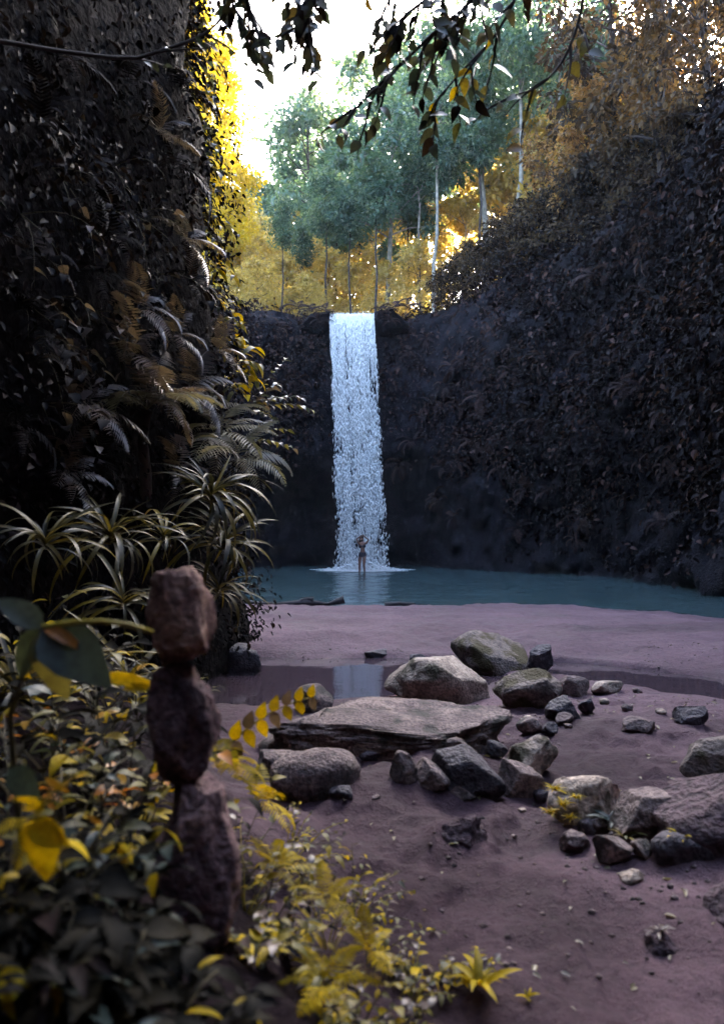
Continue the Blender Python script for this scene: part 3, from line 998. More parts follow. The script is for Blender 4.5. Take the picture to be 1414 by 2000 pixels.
def heart(t, w=0.36):
    return w * math.sqrt(max(0.0, math.sin(math.pi * min(1, t ** 0.5)))) * (1 - t) ** 0.3 * 0.95 + 0.003


def lance(t, w=0.12):
    return w * math.sin(math.pi * min(1, t ** 0.8)) ** 0.8 + 0.004


def strap(t, w=0.045):
    return w * (0.55 + 0.9 * t * (1 - t) * 2) * (1 - t ** 5) + 0.001


LEAF = {}


def leaf_me(key, mat, fn, n, fold, curve, wav=0.0, seed=0):
    V, F = blade(1.0, fn, n, fold, curve, 0, wav, seed)
    LEAF[key] = make_mesh('leaf_' + key, V, F, [M[mat]], smooth=True)


for mk in ('l_yellow', 'l_olive', 'l_grey', 'l_orange', 'l_over', 'l_dark', 'l_deep', 'l_fern'):
    s = mk[2:]
    leaf_me('ovate_' + s, mk, ovate, 7, 0.25, 0.9, 0.05, 1)
    leaf_me('heart_' + s, mk, heart, 10, 0.18, 0.7, 0.05, 2)
    leaf_me('lance_' + s, mk, lance, 7, 0.3, 1.1, 0.04, 3)
    leaf_me('flat_' + s, mk, lambda t: ovate(t, 0.33), 8, 0.15, 0.35, 0.04, 4)
for k, cv in enumerate((0.7, 1.3, 2.0, 2.6)):
    leaf_me('strap%d' % k, 'l_strap', strap, 12, 0.35, cv)


def frond_mesh(key, mat, pairs, width, droop, seed, fine=True):
    r = np.random.default_rng(seed)
    parts = []
    n = 14
    pts_, x, z = [], 0.0, 0.0
    for i in range(n + 1):
        t = i / n
        pts_.append(Vector((x, 0.02 * math.sin(3 * t), z)))
        a = 0.35 - droop * t
        x += math.cos(a) / n
        z += math.sin(a) / n
    parts.append(tube(pts_, [0.008 * (1 - 0.8 * i / n) for i in range(n + 1)], 4))
    for i in range(pairs):
        t = 0.12 + 0.87 * (i + 0.5) / pairs
        k = t * n
        j = min(n - 1, int(k))
        p = pts_[j].lerp(pts_[j + 1], k - j)
        tg = (pts_[j + 1] - pts_[j]).normalized()
        L = width * math.sin(math.pi * min(1, (t ** 0.7) * 0.93 + 0.07)) ** 0.7 * (1 + 0.1 * r.normal())
        w = 0.25 / pairs
        for s in (-1, 1):
            d = (Vector((0, s, 0)) + tg * 0.45 + Vector((0, 0, -0.18 + 0.1 * r.normal()))).normalized()
            q = d.cross(Vector((0, 0, 1))).normalized()
            V = [p - q * w * 0.5, p + q * w * 0.5]
            for f_, ww, dr in ((0.35, 1.15, 0.0), (0.7, 0.85, 0.05), (1.0, 0.08, 0.16)):
                c = p + d * L * f_ - Vector((0, 0, 1)) * L * dr
                V += [c - q * w * ww, c + q * w * ww]
            parts.append(([tuple(v) for v in V], [(0, 1, 3, 2), (2, 3, 5, 4), (4, 5, 7, 6)]))
    V, F = join(parts)
    LEAF[key] = make_mesh('frond_' + key, V, F, [M[mat]], smooth=False)


for k in range(3):
    frond_mesh('fern%d' % k, 'l_fern', 20, 0.24, 1.2 + 0.35 * k, 21 + k)
    frond_mesh('pale%d' % k, 'l_fern_pale', 20, 0.24, 1.3 + 0.4 * k, 31 + k)
    frond_mesh('yellow%d' % k, 'l_yellow', 14, 0.24, 1.0 + 0.35 * k, 41 + k, False)
    frond_mesh('dark%d' % k, 'l_dark', 18, 0.24, 1.4 + 0.35 * k, 51 + k)


def orient(d, up=Vector((0, 0, 1)), roll=0.0):
    """rotation that sends +X to d with +Z near up"""
    x = Vector(d).normalized()
    y = Vector(up).cross(x)
    if y.length < 1e-3:
        y = Vector((0, 1, 0)).cross(x)
    y.normalize()
    z = x.cross(y)
    m = Matrix((x, y, z)).transposed()
    return (m @ Matrix.Rotation(roll, 3, 'X')).to_euler()


def tilt_frame(n):
    """two tangents and the normal"""
    n = Vector(n).normalized()
    a = n.cross(Vector((0, 0, 1)))
    if a.length < 1e-2:
        a = Vector((1, 0, 0))
    a.normalize()
    b = n.cross(a)
    return a, b, n


RR = random.Random(5)


def fern(name, label, group, loc, nrm, L, kinds, n, cat='fern', spread=0.9, up=0.5):
    """rosette of fronds; nrm = direction the plant grows out to"""
    root = empty(name, loc)
    tag(root, label, cat, group)
    a, b, nn = tilt_frame((Vector(nrm) + Vector((0, 0, up))).normalized())
    for k in range(n):
        an = 2 * math.pi * (k + RR.uniform(-0.3, 0.3)) / n
        d = (a * math.cos(an) + b * math.sin(an)) * spread + nn * RR.uniform(0.3, 0.9)
        s = L * RR.uniform(0.75, 1.12)
        link('frond', LEAF[kinds + str(RR.randrange(3))], root, (0, 0, 0), orient(d, nn * 0.4 + Vector((0, 0, 1)), RR.uniform(-0.3, 0.3)), s)
    return root


def strap_plant(name, label, group, loc, nrm, L, n, cat='plant'):
    root = empty(name, loc)
    tag(root, label, cat, group)
    a, b, nn = tilt_frame((Vector(nrm) * 0.5 + Vector((0, 0, 1))).normalized())
    for k in range(n):
        an = 2.399 * k + RR.uniform(-0.5, 0.5)
        up = RR.uniform(0.7, 1.3) * 1.4 * (1 - k / n) + 0.15
        d = (a * math.cos(an) + b * math.sin(an)) + nn * up
        s = 0.85 * L * RR.uniform(0.6, 1.15)
        link('leaf', LEAF['strap%d' % min(3, int(RR.uniform(0.5, 2.7) + 1.8 * k / n))], root, tuple(nn * 0.12 * L * (1 - k / n)), orient(d, nn, RR.uniform(-0.5, 0.5)), (s, s * RR.uniform(0.5, 0.8), s))
    return root


def leafy(name, label, group, loc, nrm, H, stems, per, kinds, size, cat='plant', droop=0.5, stem='stem', thick=0.004):
    """several arching stems with alternate leaves"""
    root = empty(name, loc)
    tag(root, label, cat, group)
    a, b, nn = tilt_frame(Vector(nrm).normalized())
    for k in range(stems):
        an = 2 * math.pi * (k + RR.random() * 0.7) / stems
        d = (nn + (a * math.cos(an) + b * math.sin(an)) * RR.uniform(0.25, 0.8)).normalized()
        pts_, p = [], Vector((0, 0, 0))
        h = H * RR.uniform(0.65, 1.1)
        for i in range(8):
            pts_.append(p.copy())
            p = p + d * h / 7
            d = (d + Vector((RR.uniform(-0.12, 0.12), RR.uniform(-0.12, 0.12), -droop / 7 * (i + 1) * 0.35))).normalized()
        V, F = tube(pts_, [thick * (1 - 0.09 * i) for i in range(8)], 5)
        link('stem', make_mesh('stem', V, F, [M[stem]], smooth=True), root)
        for j in range(per):
            t = 0.25 + 0.75 * (j + 0.5) / per
            q = t * 7
            i = min(6, int(q))
            pp = pts_[i].lerp(pts_[i + 1], q - i)
            tg = (pts_[i + 1] - pts_[i]).normalized()
            sd = tg.cross(Vector((0, 0, 1)))
            if sd.length < 0.05:
                sd = a
            sd.normalize()
            sg = 1 if j % 2 else -1
            ld = tg * RR.uniform(0.3, 0.9) + sd * sg * RR.uniform(0.6, 1.1) + Vector((0, 0, RR.uniform(-0.35, 0.3)))
            s = size * RR.uniform(0.65, 1.15)
            link('leaf', LEAF[RR.choice(kinds)], root, tuple(pp), orient(ld, Vector((0, 0, 1)), RR.uniform(-0.5, 0.5)), s)
    return root


# ------------------------------------------------------------------ foliage masses on the cliffs
def cliff_samples(name, count, seed, zmin=0.4, zmax=99, rowmax=ROWS + 4):
    V, F = cliff_objs[name]
    w = len(V) // NR
    r = np.random.default_rng(seed)
    Fq = F.reshape(NR - 1, w - 1, 4)[:rowmax].reshape(-1, 4)
    A = V[Fq]
    e1, e2 = A[:, 1] - A[:, 0], A[:, 3] - A[:, 0]
    nr = np.cross(e1, e2)
    ar = np.linalg.norm(nr, axis=1)
    pick = r.choice(len(Fq), count, p=ar / ar.sum())
    u, v = r.random(count)[:, None], r.random(count)[:, None]
    B = A[pick]
    P = B[:, 0] * (1 - u) * (1 - v) + B[:, 1] * u * (1 - v) + B[:, 2] * u * v + B[:, 3] * (1 - u) * v
    N = unit(nr[pick])
    inward = np.concatenate([CEN[None] - P[:, :2], 0 * P[:, :1]], 1)
    flip = (N * inward).sum(1) < 0
    steep = np.abs(N[:, 2]) < 0.75
    N[flip & steep] *= -1
    N[(~steep) & (N[:, 2] < 0)] *= -1
    k = (P[:, 2] > zmin) & (P[:, 2] < zmax)
    return P[k], N[k], r


def creeper(name, label, cliff, count, seed, mat, size, dens, out=0.25, zmin=0.4, zmax=99, view=True):
    P, N, r = cliff_samples(cliff, count, seed, zmin, zmax)
    k = r.random(len(P)) < dens(P)
    P, N = P[k], N[k]
    n = len(P)
    P = P + N * (r.random(n)[:, None] ** 1.5 * out * (0.6 + 0.8 * (vnoise(P * 0.8, 3) + 0.5)[:, None]))
    D = unit(np.stack([r.normal(0, 0.6, n), r.normal(0, 0.6, n), -0.7 + r.normal(0, 0.35, n)], -1) + N * 0.55)
    Nn = unit(N + r.normal(0, 0.45, (n, 3)) + np.array([0, 0, 0.5]))
    L = size * (0.55 + 0.9 * r.random(n))
    V, F, rv = leaf_field(P, D, Nn, L, L * (0.45 + 0.3 * r.random(n)), 0.2, 0.2, rv=np.clip(0.6 * r.random(n) + 0.4 * (0.5 + 0.5 * vnoise(P * 0.9, 13)), 0, 0.999))
    o = link(name, make_mesh(name, V, F, [M[mat]], rnd=rv))
    return tag(o, label, 'creeper', kind='stuff')


def d_right(P):
    c = 0.55 + 0.7 * vnoise(P * np.array([0.5, 0.5, 0.6]), 33) + 0.6 * vnoise(P * 1.4, 35)
    return np.clip(c, 0.30, 1) * (0.10 + 0.9 * sstep(1.6, 4.0, P[:, 2] + 1.2 * vnoise(P * 0.5, 37)))


def d_back(P):
    c = 0.55 + 0.8 * vnoise(P * np.array([0.5, 0.5, 0.45]), 43)
    return np.clip(c, 0.15, 1) * sstep(4.0, 7.0, P[:, 2] + 1.5 * vnoise(P * 0.4, 47)) * np.where((P[:, 0] > -1.8) & (P[:, 0] < 1.0), 0.12, 1.0)


def d_left(P):
    return np.clip(0.75 + 0.6 * vnoise(P * 0.9, 53) + 0.5 * sstep(4, 7, P[:, 1]), 0.2, 1)


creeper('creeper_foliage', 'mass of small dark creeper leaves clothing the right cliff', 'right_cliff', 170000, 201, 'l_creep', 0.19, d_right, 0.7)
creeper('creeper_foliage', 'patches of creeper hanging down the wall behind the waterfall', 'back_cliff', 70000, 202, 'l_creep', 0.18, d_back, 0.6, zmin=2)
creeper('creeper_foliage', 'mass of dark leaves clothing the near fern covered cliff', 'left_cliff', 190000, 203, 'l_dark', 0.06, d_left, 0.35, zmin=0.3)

# ------------------------------------------------------------------ plants on the left cliff
FG = 'ferns growing out of the near cliff'
for (px, py, L, kd, n) in [(205, 700, 0.62, 'fern', 7), (255, 770, 0.66, 'fern', 8), (130, 800, 0.6, 'fern', 7), (60, 640, 0.5, 'dark', 6), (235, 610, 0.5, 'fern', 6), (310, 660, 0.5, 'fern', 6),
                           (170, 540, 0.45, 'dark', 6), (330, 330, 0.6, 'dark', 6), (275, 270, 0.5, 'fern', 5), (90, 930, 0.5, 'fern', 7), (180, 900, 0.45, 'dark', 6), (345, 760, 0.6, 'fern', 7),
                           (360, 560, 0.5, 'dark', 6), (200, 470, 0.5, 'dark', 6), (40, 500, 0.45, 'dark', 6), (395, 690, 0.45, 'fern', 6), (20, 830, 0.5, 'dark', 6), (330, 480, 0.5, 'fern', 6),
                           (150, 360, 0.5, 'dark', 6), (60, 250, 0.5, 'dark', 6), (240, 160, 0.5, 'dark', 6), (345, 180, 0.6, 'dark', 6), (100, 120, 0.5, 'dark', 5), (310, 920, 0.5, 'fern', 6)]:
    p, nn = on_cliff(px, py)
    if p is None:
        continue
    lab = 'dim brown green fern rooted in the dark near cliff' if kd == 'fern' else 'almost black drooping fern on the dark near cliff'
    fern('fern', lab, FG + (' in dim light' if kd == 'fern' else ' in deep shade'), p + nn * (0.16 if kd == 'fern' else 0.05), nn, L, kd, n)

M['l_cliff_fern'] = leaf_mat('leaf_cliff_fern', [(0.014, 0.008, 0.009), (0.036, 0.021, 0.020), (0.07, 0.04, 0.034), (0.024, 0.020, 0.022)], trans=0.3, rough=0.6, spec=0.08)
for k in range(3):
    frond_mesh('cliff%d' % k, 'l_cliff_fern', 12, 0.26, 1.7 + 0.4 * k, 61 + k)
for k in range(95):
    px, py = RR.uniform(770, 1414), RR.uniform(420, 1060)
    if k > 82:
        px, py = RR.uniform(480, 640), RR.uniform(640, 830)
    p, nn = on_cliff(px, py)
    if p is None or p.z < 1.5 or p.z > 14.5:
        continue
    if k > 82:
        fern('hanging_fern', 'small fern clinging to the wall beside the waterfall', 'ferns on the wall beside the waterfall', p + nn * 0.15, nn, RR.uniform(0.5, 0.9), 'cliff', 6)
    else:
        fern('hanging_fern', 'purplish brown fern hanging among creepers on the right cliff', 'ferns hanging on the right cliff', p + nn * 0.3, nn, RR.uniform(0.6, 1.1), 'cliff', 7)

for (X, Y, Z, L) in [(-1.75, 35.5, 11.75, 0.8), (-2.3, 35.4, 11.8, 0.9), (-2.9, 35.3, 11.9, 0.9), (1.0, 35.4, 11.8, 0.8), (1.5, 35.3, 11.9, 0.9), (2.1, 35.1, 11.9, 0.9), (-1.9, 35.3, 11.3, 0.7), (1.3, 35.2, 11.3, 0.7)]:
    fern('hanging_fern', 'fern drooping over the dark lip rock beside the falling water', 'ferns on the waterfall lip', (X, Y, Z), (0, -0.8, 0.3), L, 'cliff', 8)

for (px, py, L, n, d) in [(420, 850, 0.75, 9, 7.6), (462, 900, 0.7, 8, 7.4), (395, 800, 0.6, 7, 7.8)]:
    fern('fern', 'pale silvery fern arching out from the cliff corner', 'pale ferns at the cliff corner', at(px, py, d), (0.55, -0.7, 0.2), L, 'pale', n)

# tree fern with a visible stem
p, nn = on_cliff(285, 970)
root = empty('tree_fern', p)
tag(root, 'small tree fern with a bare knobbly stem against the dark cliff', 'tree fern')
topp = at(288, 800, p.y - 0.45) - p
V, F = tube([Vector((0, 0, 0)), topp * 0.3 + Vector((0.03, -0.12, 0)), topp * 0.65 + Vector((-0.02, -0.05, 0)), topp], [0.06, 0.05, 0.042, 0.04], 8)
link('trunk', make_mesh('trunk', V, F, [M['bark']], smooth=True), root)
for k in range(11):
    an = 2 * math.pi * k / 11
    d = Vector((math.cos(an), math.sin(an) * 0.8 - 0.25, RR.uniform(0.1, 0.6)))
    link('frond', LEAF['pale' + str(k % 3) if k % 3 else 'fern' + str(k % 3)], root, tuple(topp), orient(d), RR.uniform(0.6, 0.85))

# strap-leaved clumps
strap_plant('strap_leaf_plant', 'big strap leaved clump with yellow heart on the cliff corner', None, at(410, 985, 6.6), (0.6, -0.6, 0.3), 0.85, 46)
strap_plant('strap_leaf_plant', 'strap leaved clump with long tips hanging over the pool edge', None, at(432, 1075, 6.9), (0.7, -0.6, 0.0), 0.78, 40)
strap_plant('strap_leaf_plant', 'broad strap leaved clump behind the cairn top stone', None, at(215, 1065, 5.2), (0.3, -0.8, 0.4), 0.70, 40)
strap_plant('strap_leaf_plant', 'low strap leaved clump with grey tips on the cliff foot', None, at(90, 1075, 4.6), (0.2, -0.8, 0.3), 0.55, 32)
strap_plant('strap_leaf_plant', 'small strap leaved clump between the larger clumps', None, at(318, 1060, 6.0), (0.4, -0.7, 0.3), 0.6, 22)
strap_plant('strap_leaf_plant', 'drooping strap leaved clump low above the stream', None, at(425, 1165, 6.9), (0.5, -0.8, -0.2), 0.62, 22)
strap_plant('strap_leaf_plant', 'shaded strap leaved clump low behind the cairn', None, at(240, 1190, 4.8), (0.3, -0.8, 0.1), 0.6, 22)

for k, (px, d, L, lab) in enumerate([(30, 3.4, 0.62, 'dark strap leaved clump at the cliff foot behind the broad leaved plant'), (150, 3.9, 0.6, 'dark strap leaved clump on bare earth behind the bank plants'), (250, 4.3, 0.55, 'low dark strap leaved clump behind the cairn middle stone')]):
    X = (px - HX) / F_PX * d
    strap_plant('strap_leaf_plant', lab, None, (X, d, gz(X, d)), (0.2, -0.4, 0.8), L, 34)
for k, (px, d, h) in enumerate([(80, 3.0, 0.5), (190, 3.3, 0.45), (10, 2.7, 0.5), (120, 3.6, 0.5), (270, 3.7, 0.4), (230, 3.0, 0.35), (40, 4.2, 0.6), (330, 4.6, 0.4), (360, 5.6, 0.45), (300, 5.2, 0.5), (170, 2.7, 0.35)]):
    X = (px - HX) / F_PX * d
    leafy('leafy_plant', 'dark leafy plant in the hollow between cliff foot and bank', 'plants between cliff foot and bank', (X, d, gz(X, d) - 0.02), (0.1, -0.1, 1), h, 6, 8, ['ovate_deep', 'lance_yellow', 'lance_deep', 'ovate_olive', 'ovate_deep', 'lance_deep'], 0.09, droop=0.8)
    
# climbing vines with hanging leaves
for (px, py, s) in [(60, 660, 0.2), (140, 680, 0.2), (30, 590, 0.16), (110, 580, 0.16), (70, 790, 0.18), (180, 610, 0.16), (30, 420, 0.15), (150, 420, 0.15), (90, 330, 0.14), (210, 330, 0.14), (250, 420, 0.14), (280, 540, 0.14)]:
    p, nn = on_cliff(px, py)
    leafy('climbing_vine', 'dull climbing vine with heart shaped leaves hanging on the near cliff', 'vines on the near cliff', p + nn * 0.05, (nn + Vector((0, 0, -0.5))), 0.7, 3, 6, ['heart_dark', 'heart_dark', 'heart_fern', 'lance_dark'], s * 0.7, 'vine', droop=1.6)

# yellow lit climbers along the cliff edge
for (px, py, d, s) in [(418, 520, 9.0, 0.2), (430, 590, 9.0, 0.2), (445, 660, 8.8, 0.22), (470, 710, 8.8, 0.24), (455, 760, 8.6, 0.2), (405, 450, 9.2, 0.18), (400, 370, 9.3, 0.18)]:
    leafy('climbing_plant', 'bright yellow leaved climber on the edge of the near cliff', 'yellow climbers on the cliff edge', at(px - 18, py, d), (0.9, -0.5, 0.2), 0.42, 4, 6, ['lance_yellow', 'ovate_yellow', 'lance_olive'], s, 'plant', droop=0.8, stem='stem_yellow')
leafy('shrub', 'twiggy shrub with glossy pale leaves jutting out over the pool', None, at(478, 800, 8.4), (0.9, -0.35, 0.35), 0.75, 6, 10, ['ovate_fern', 'ovate_olive', 'ovate_over'], 0.12, 'shrub', droop=0.5)
leafy('shrub', 'small twiggy shrub below the glossy pale shrub', None, at(470, 860, 8.3), (0.9, -0.3, 0.1), 0.6, 5, 9, ['ovate_fern', 'ovate_olive'], 0.1, 'shrub', droop=0.6)

for (px, py, d, sz) in [(352, 40, 8.6, 0.15), (368, 110, 8.6, 0.15), (360, 200, 8.6, 0.14), (378, 270, 8.7, 0.15), (372, 340, 8.7, 0.14), (392, 420, 8.8, 0.14), (350, 300, 8.2, 0.14), (402, 560, 8.8, 0.13), (420, 640, 8.6, 0.13), (340, 120, 8.2, 0.14), (330, 10, 8.3, 0.15)]:
    leafy('climbing_shrub', 'dark leafy shrub sprouting from the edge of the near cliff', 'dark shrubs on the near cliff edge', at(px - 12, py, d), (0.8, -0.4, RR.uniform(-0.4, 0.5)), 0.55, 6, 8, ['ovate_dark', 'lance_dark', 'ovate_over', 'ovate_olive'], sz, 'shrub', droop=0.9)

# hanging roots
for k, (px, y0, y1, d) in enumerate([(222, -40, 420, 7.4), (232, -40, 520, 7.3), (262, -40, 480, 7.5), (270, 60, 540, 7.2), (352, -40, 330, 8.4), (398, 60, 190, 8.6), (246, -60, 300, 7.2)]):
    a_, b_ = at(px, y0, d), at(px + RR.uniform(-10, 10), y1, d)
    ps = [a_.lerp(b_, t) + Vector((RR.uniform(-0.02, 0.02), RR.uniform(-0.02, 0.02), 0)) for t in np.linspace(0, 1, 10)]
    V, F = tube([p - a_ for p in ps], [0.009 - 0.0006 * i for i in range(10)], 5)
    o = link('hanging_root', make_mesh('hanging_root', V, F, [M['twig']], smooth=True), loc=a_)
    tag(o, 'thin bare root hanging straight down the near cliff', 'root', 'roots hanging down the near cliff')

# ------------------------------------------------------------------ trees
def tree_proto(key, H, seed, leafm, barkm, clusters, cr, spread, base_frac, per, leaf, trunk_r, flat=0.75, lean=0.0):
    r = np.random.default_rng(seed)
    tp = [Vector((0, 0, -0.4))]
    x = y = 0.0
    for i in range(1, 9):
        x += r.normal(0, 0.012 * H) * 0.6 + lean * H / 8
        y += r.normal(0, 0.012 * H) * 0.6
        tp.append(Vector((x, y, H * 0.94 * i / 8)))
    parts = [tube(tp, [trunk_r * (1 - 0.105 * i) for i in range(9)], 8)]
    P, D, Nn, Ls, RV = [], [], [], [], []
    for c in range(clusters):
        t = base_frac + (1 - base_frac) * (c + r.random()) / clusters
        q = min(7.99, t * 8)
        i = int(q)
        o = tp[i].lerp(tp[i + 1], q - i)
        prof = math.sin(math.pi * min(1, 0.18 + 0.82 * (t - base_frac) / (1 - base_frac))) ** 0.6
        an = 2.4 * c + r.random()
        rad = spread * prof * (0.35 + 0.75 * r.random())
        e = o + Vector((math.cos(an) * rad, math.sin(an) * rad, rad * 0.35 + r.normal() * 0.04 * H))
        m = o.lerp(e, 0.5) + Vector((0, 0, 0.08 * rad))
        lr = trunk_r * 0.33 * (1.1 - t)
        parts.append(tube([o, m, e], [lr + 0.012, lr * 0.7 + 0.008, 0.008], 5))
        R0 = cr * (0.6 + 0.8 * r.random())
        k = int(per * (0.6 + 0.8 * r.random()))
        dv = unit(r.normal(size=(k, 3))) * (r.random(k)[:, None] ** 0.45)
        p = np.array(e) + dv * R0 * np.array([1, 1, flat])
        P.append(p)
        dd = unit(dv + r.normal(0, 0.5, (k, 3)) + np.array([0, 0, -0.35]))
        D.append(dd)
        Nn.append(unit(r.normal(0, 0.6, (k, 3)) + np.array([0, 0, 1.0])))
        Ls.append(leaf * (0.6 + 0.8 * r.random(k)))
        RV.append(np.clip(0.5 * r.random() + 0.5 * r.random(k), 0, 0.999))
    V, F = join(parts)
    tr = make_mesh('trunk_' + key, V, F, [M[barkm]], smooth=True)
    Ls = np.concatenate(Ls)
    V, F, rv = leaf_field(np.concatenate(P), np.concatenate(D), np.concatenate(Nn), Ls, Ls * 0.5, 0.2, 0.2, np.concatenate(RV))
    cm = make_mesh('crown_' + key, V, F, [M[leafm]], rnd=rv)
    return tr, cm, H


TP = {
    'teal': tree_proto('teal', 14, 601, 't_teal', 'bark_pale', 44, 0.75, 4.6, 0.42, 110, 0.30, 0.2),
    'teal2': tree_proto('teal2', 16, 602, 't_teal', 'bark', 44, 0.7, 2.6, 0.4, 110, 0.28, 0.2),
    'gold': tree_proto('gold', 8, 603, 't_gold', 'bark_pale', 28, 0.6, 2.3, 0.25, 95, 0.26, 0.1),
    'gold2': tree_proto('gold2', 5, 604, 't_gold', 'bark', 20, 0.7, 1.9, 0.05, 150, 0.22, 0.07),
    'yellow': tree_proto('yellow', 16, 605, 't_yellow', 'bark', 46, 0.8, 1.7, 0.25, 260, 0.2, 0.16),
    'slender': tree_proto('slender', 13, 606, 't_teal', 'bark', 16, 0.8, 1.3, 0.68, 220, 0.22, 0.11),
    'pale': tree_proto('pale', 15, 607, 't_teal', 'bark_pale', 18, 0.9, 1.7, 0.62, 220, 0.22, 0.16),
    'dark': tree_proto('dark', 14, 608, 't_dark', 'bark', 48, 0.75, 3.4, 0.15, 105, 0.28, 0.2),
    'bush': tree_proto('bush', 4, 610, 't_bush', 'bark', 30, 0.75, 2.0, 0.02, 200, 0.2, 0.07),
    'dark2': tree_proto('dark2', 11, 609, 't_brown', 'bark', 40, 0.65, 2.8, 0.2, 105, 0.25, 0.15),
}
TREE_TEXT = {
    'teal': ('broad_tree', 'broad tree with hazy teal crown standing above the waterfall', 'broad teal trees above the waterfall'),
    'teal2': ('tall_tree', 'tall narrow teal tree rising into the bright gap of sky', 'tall teal trees against the sky gap'),
    'gold': ('golden_tree', 'sunlit golden leaved tree behind the waterfall lip', 'golden trees behind the waterfall'),
    'gold2': ('golden_shrub', 'low golden bush growing on the cliff top near the fall', 'golden bushes on the cliff top'),
    'yellow': ('yellow_tree', 'glowing yellow tree beside the near cliff and the sky gap', 'yellow trees beside the sky gap'),
    'slender': ('slender_tree', 'slender tree with a thin dark bare trunk above the waterfall', 'slender trees above the waterfall'),
    'pale': ('pale_trunk_tree', 'slim tree with a pale trunk on the slope right of the waterfall', 'pale trunked trees by the waterfall'),
    'dark': ('dark_tree', 'dark leaved tree with sky glinting through on the right cliff top', 'dark trees on the right cliff top'),
    'bush': ('dark_bush', 'dark bush lining the rim of the right cliff', 'dark bushes on the right cliff rim'),
    'dark2': ('brown_tree', 'russet leaved tree among the dark trees on the right cliff', 'russet trees on the right cliff top'),
}


def tree(kind, px, d, scale=1.0, ztop=None, x=None):
    X = (px - HX) / F_PX * d if x is None else x
    tr, cm, H = TP[kind]
    z = top_z(X, d) - 0.1
    if ztop is not None:                      # photo row of the tree's top
        scale = max(0.3, (CAM_Z + (HY - ztop) / F_PX * d - z) / H)
    nm, lab, grp = TREE_TEXT[kind]
    root = empty(nm, (X, d, z), (0, 0, RR.uniform(0, 6.28)))
    tag(root, lab, nm.split('_')[-1], grp)
    link('trunk', tr, root, scale=scale)
    link('crown', cm, root, scale=scale)
    return root


for a in [('teal', 755, 42, 1, 190), ('teal', 860, 46, 1, 110), ('teal', 700, 52, 1, 290),
          ('teal2', 612, 58, 1, 165), ('teal2', 830, 56, 1, 40), ('teal2', 545, 70, 1, 330),
          ('gold', 470, 46, 1, 470), ('gold', 520, 52, 1, 450), ('gold', 590, 49, 1, 460), ('gold', 640, 55, 1, 450), ('gold', 700, 52, 1, 440), ('gold', 770, 50, 1, 420), ('gold', 830, 46, 1, 400), ('gold', 480, 58, 1, 400), ('gold', 905, 42, 1, 370),
          ('gold2', 465, 39.5, 1, 530), ('gold2', 600, 41, 1, 540), ('gold2', 505, 42, 1, 510), ('gold2', 560, 45, 1, 510), ('gold2', 690, 44, 1, 520), ('gold2', 760, 42, 1, 520), ('gold2', 640, 46, 1, 500), ('gold2', 730, 48, 1, 490), ('gold2', 820, 40, 1, 480),
          ('yellow', 385, 36, 1, -60), ('yellow', 412, 43, 1, 60), ('yellow', 340, 33, 1, -150), ('yellow', 436, 47, 1, 270), ('yellow', 405, 31, 1, 250),
          ('gold', 452, 50, 1, 390), ('teal2', 505, 64, 1, 340), ('gold', 545, 60, 1, 420), ('teal2', 585, 66, 1, 250), ('teal', 660, 62, 1, 230), ('teal', 790, 58, 1, 120),
          ('slender', 548, 40, 1, 380), ('slender', 640, 42, 1, 330), ('slender', 690, 41, 1, 350), ('slender', 732, 39.5, 1, 300), ('slender', 665, 47, 1, 360), ('slender', 790, 43, 1, 300), ('slender', 708, 50, 1, 350), ('slender', 585, 45, 1, 420),
          ('pale', 848, 38.5, 1, 150), ('pale', 945, 40, 1, -120), ('pale', 822, 41, 1, 220),
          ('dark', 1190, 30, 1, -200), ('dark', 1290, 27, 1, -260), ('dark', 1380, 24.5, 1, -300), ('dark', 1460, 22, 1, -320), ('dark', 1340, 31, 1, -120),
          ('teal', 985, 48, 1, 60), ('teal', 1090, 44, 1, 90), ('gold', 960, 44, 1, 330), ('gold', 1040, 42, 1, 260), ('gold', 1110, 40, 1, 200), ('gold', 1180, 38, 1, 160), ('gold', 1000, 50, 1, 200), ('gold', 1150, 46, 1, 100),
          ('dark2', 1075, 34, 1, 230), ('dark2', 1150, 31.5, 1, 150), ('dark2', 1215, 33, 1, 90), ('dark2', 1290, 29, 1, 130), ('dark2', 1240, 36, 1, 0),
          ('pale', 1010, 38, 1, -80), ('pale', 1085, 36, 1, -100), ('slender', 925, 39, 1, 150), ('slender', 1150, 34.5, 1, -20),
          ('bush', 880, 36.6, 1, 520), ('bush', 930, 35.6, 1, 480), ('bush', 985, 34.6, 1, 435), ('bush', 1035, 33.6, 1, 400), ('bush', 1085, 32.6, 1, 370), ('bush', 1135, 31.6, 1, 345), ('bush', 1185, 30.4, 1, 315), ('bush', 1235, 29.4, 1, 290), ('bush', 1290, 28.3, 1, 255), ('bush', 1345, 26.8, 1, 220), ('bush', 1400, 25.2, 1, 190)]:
    tree(*a)

# ------------------------------------------------------------------ tree leaning over the gorge, branches reaching into the picture
troot = empty('overhanging_tree', (-3.0, 2.6, 0.6))
tag(troot, 'dark leaved tree rooted on the bank whose branches hang over the stream', 'tree')
T0 = Vector(troot.location)
tpts = [T0 + Vector((0, 0, -0.3)), Vector((-2.9, 2.7, 2.0)), Vector((-2.6, 2.9, 3.6)), Vector((-2.1, 3.1, 4.8)), Vector((-1.3, 3.3, 5.6)), Vector((-0.2, 3.4, 6.1)), Vector((1.0, 3.5, 6.3))]
V, F = tube([p - T0 for p in tpts], [0.16, 0.14, 0.12, 0.10, 0.08, 0.06, 0.04], 9)
link('trunk', make_mesh('trunk', V, F, [M['bark']], smooth=True), troot)


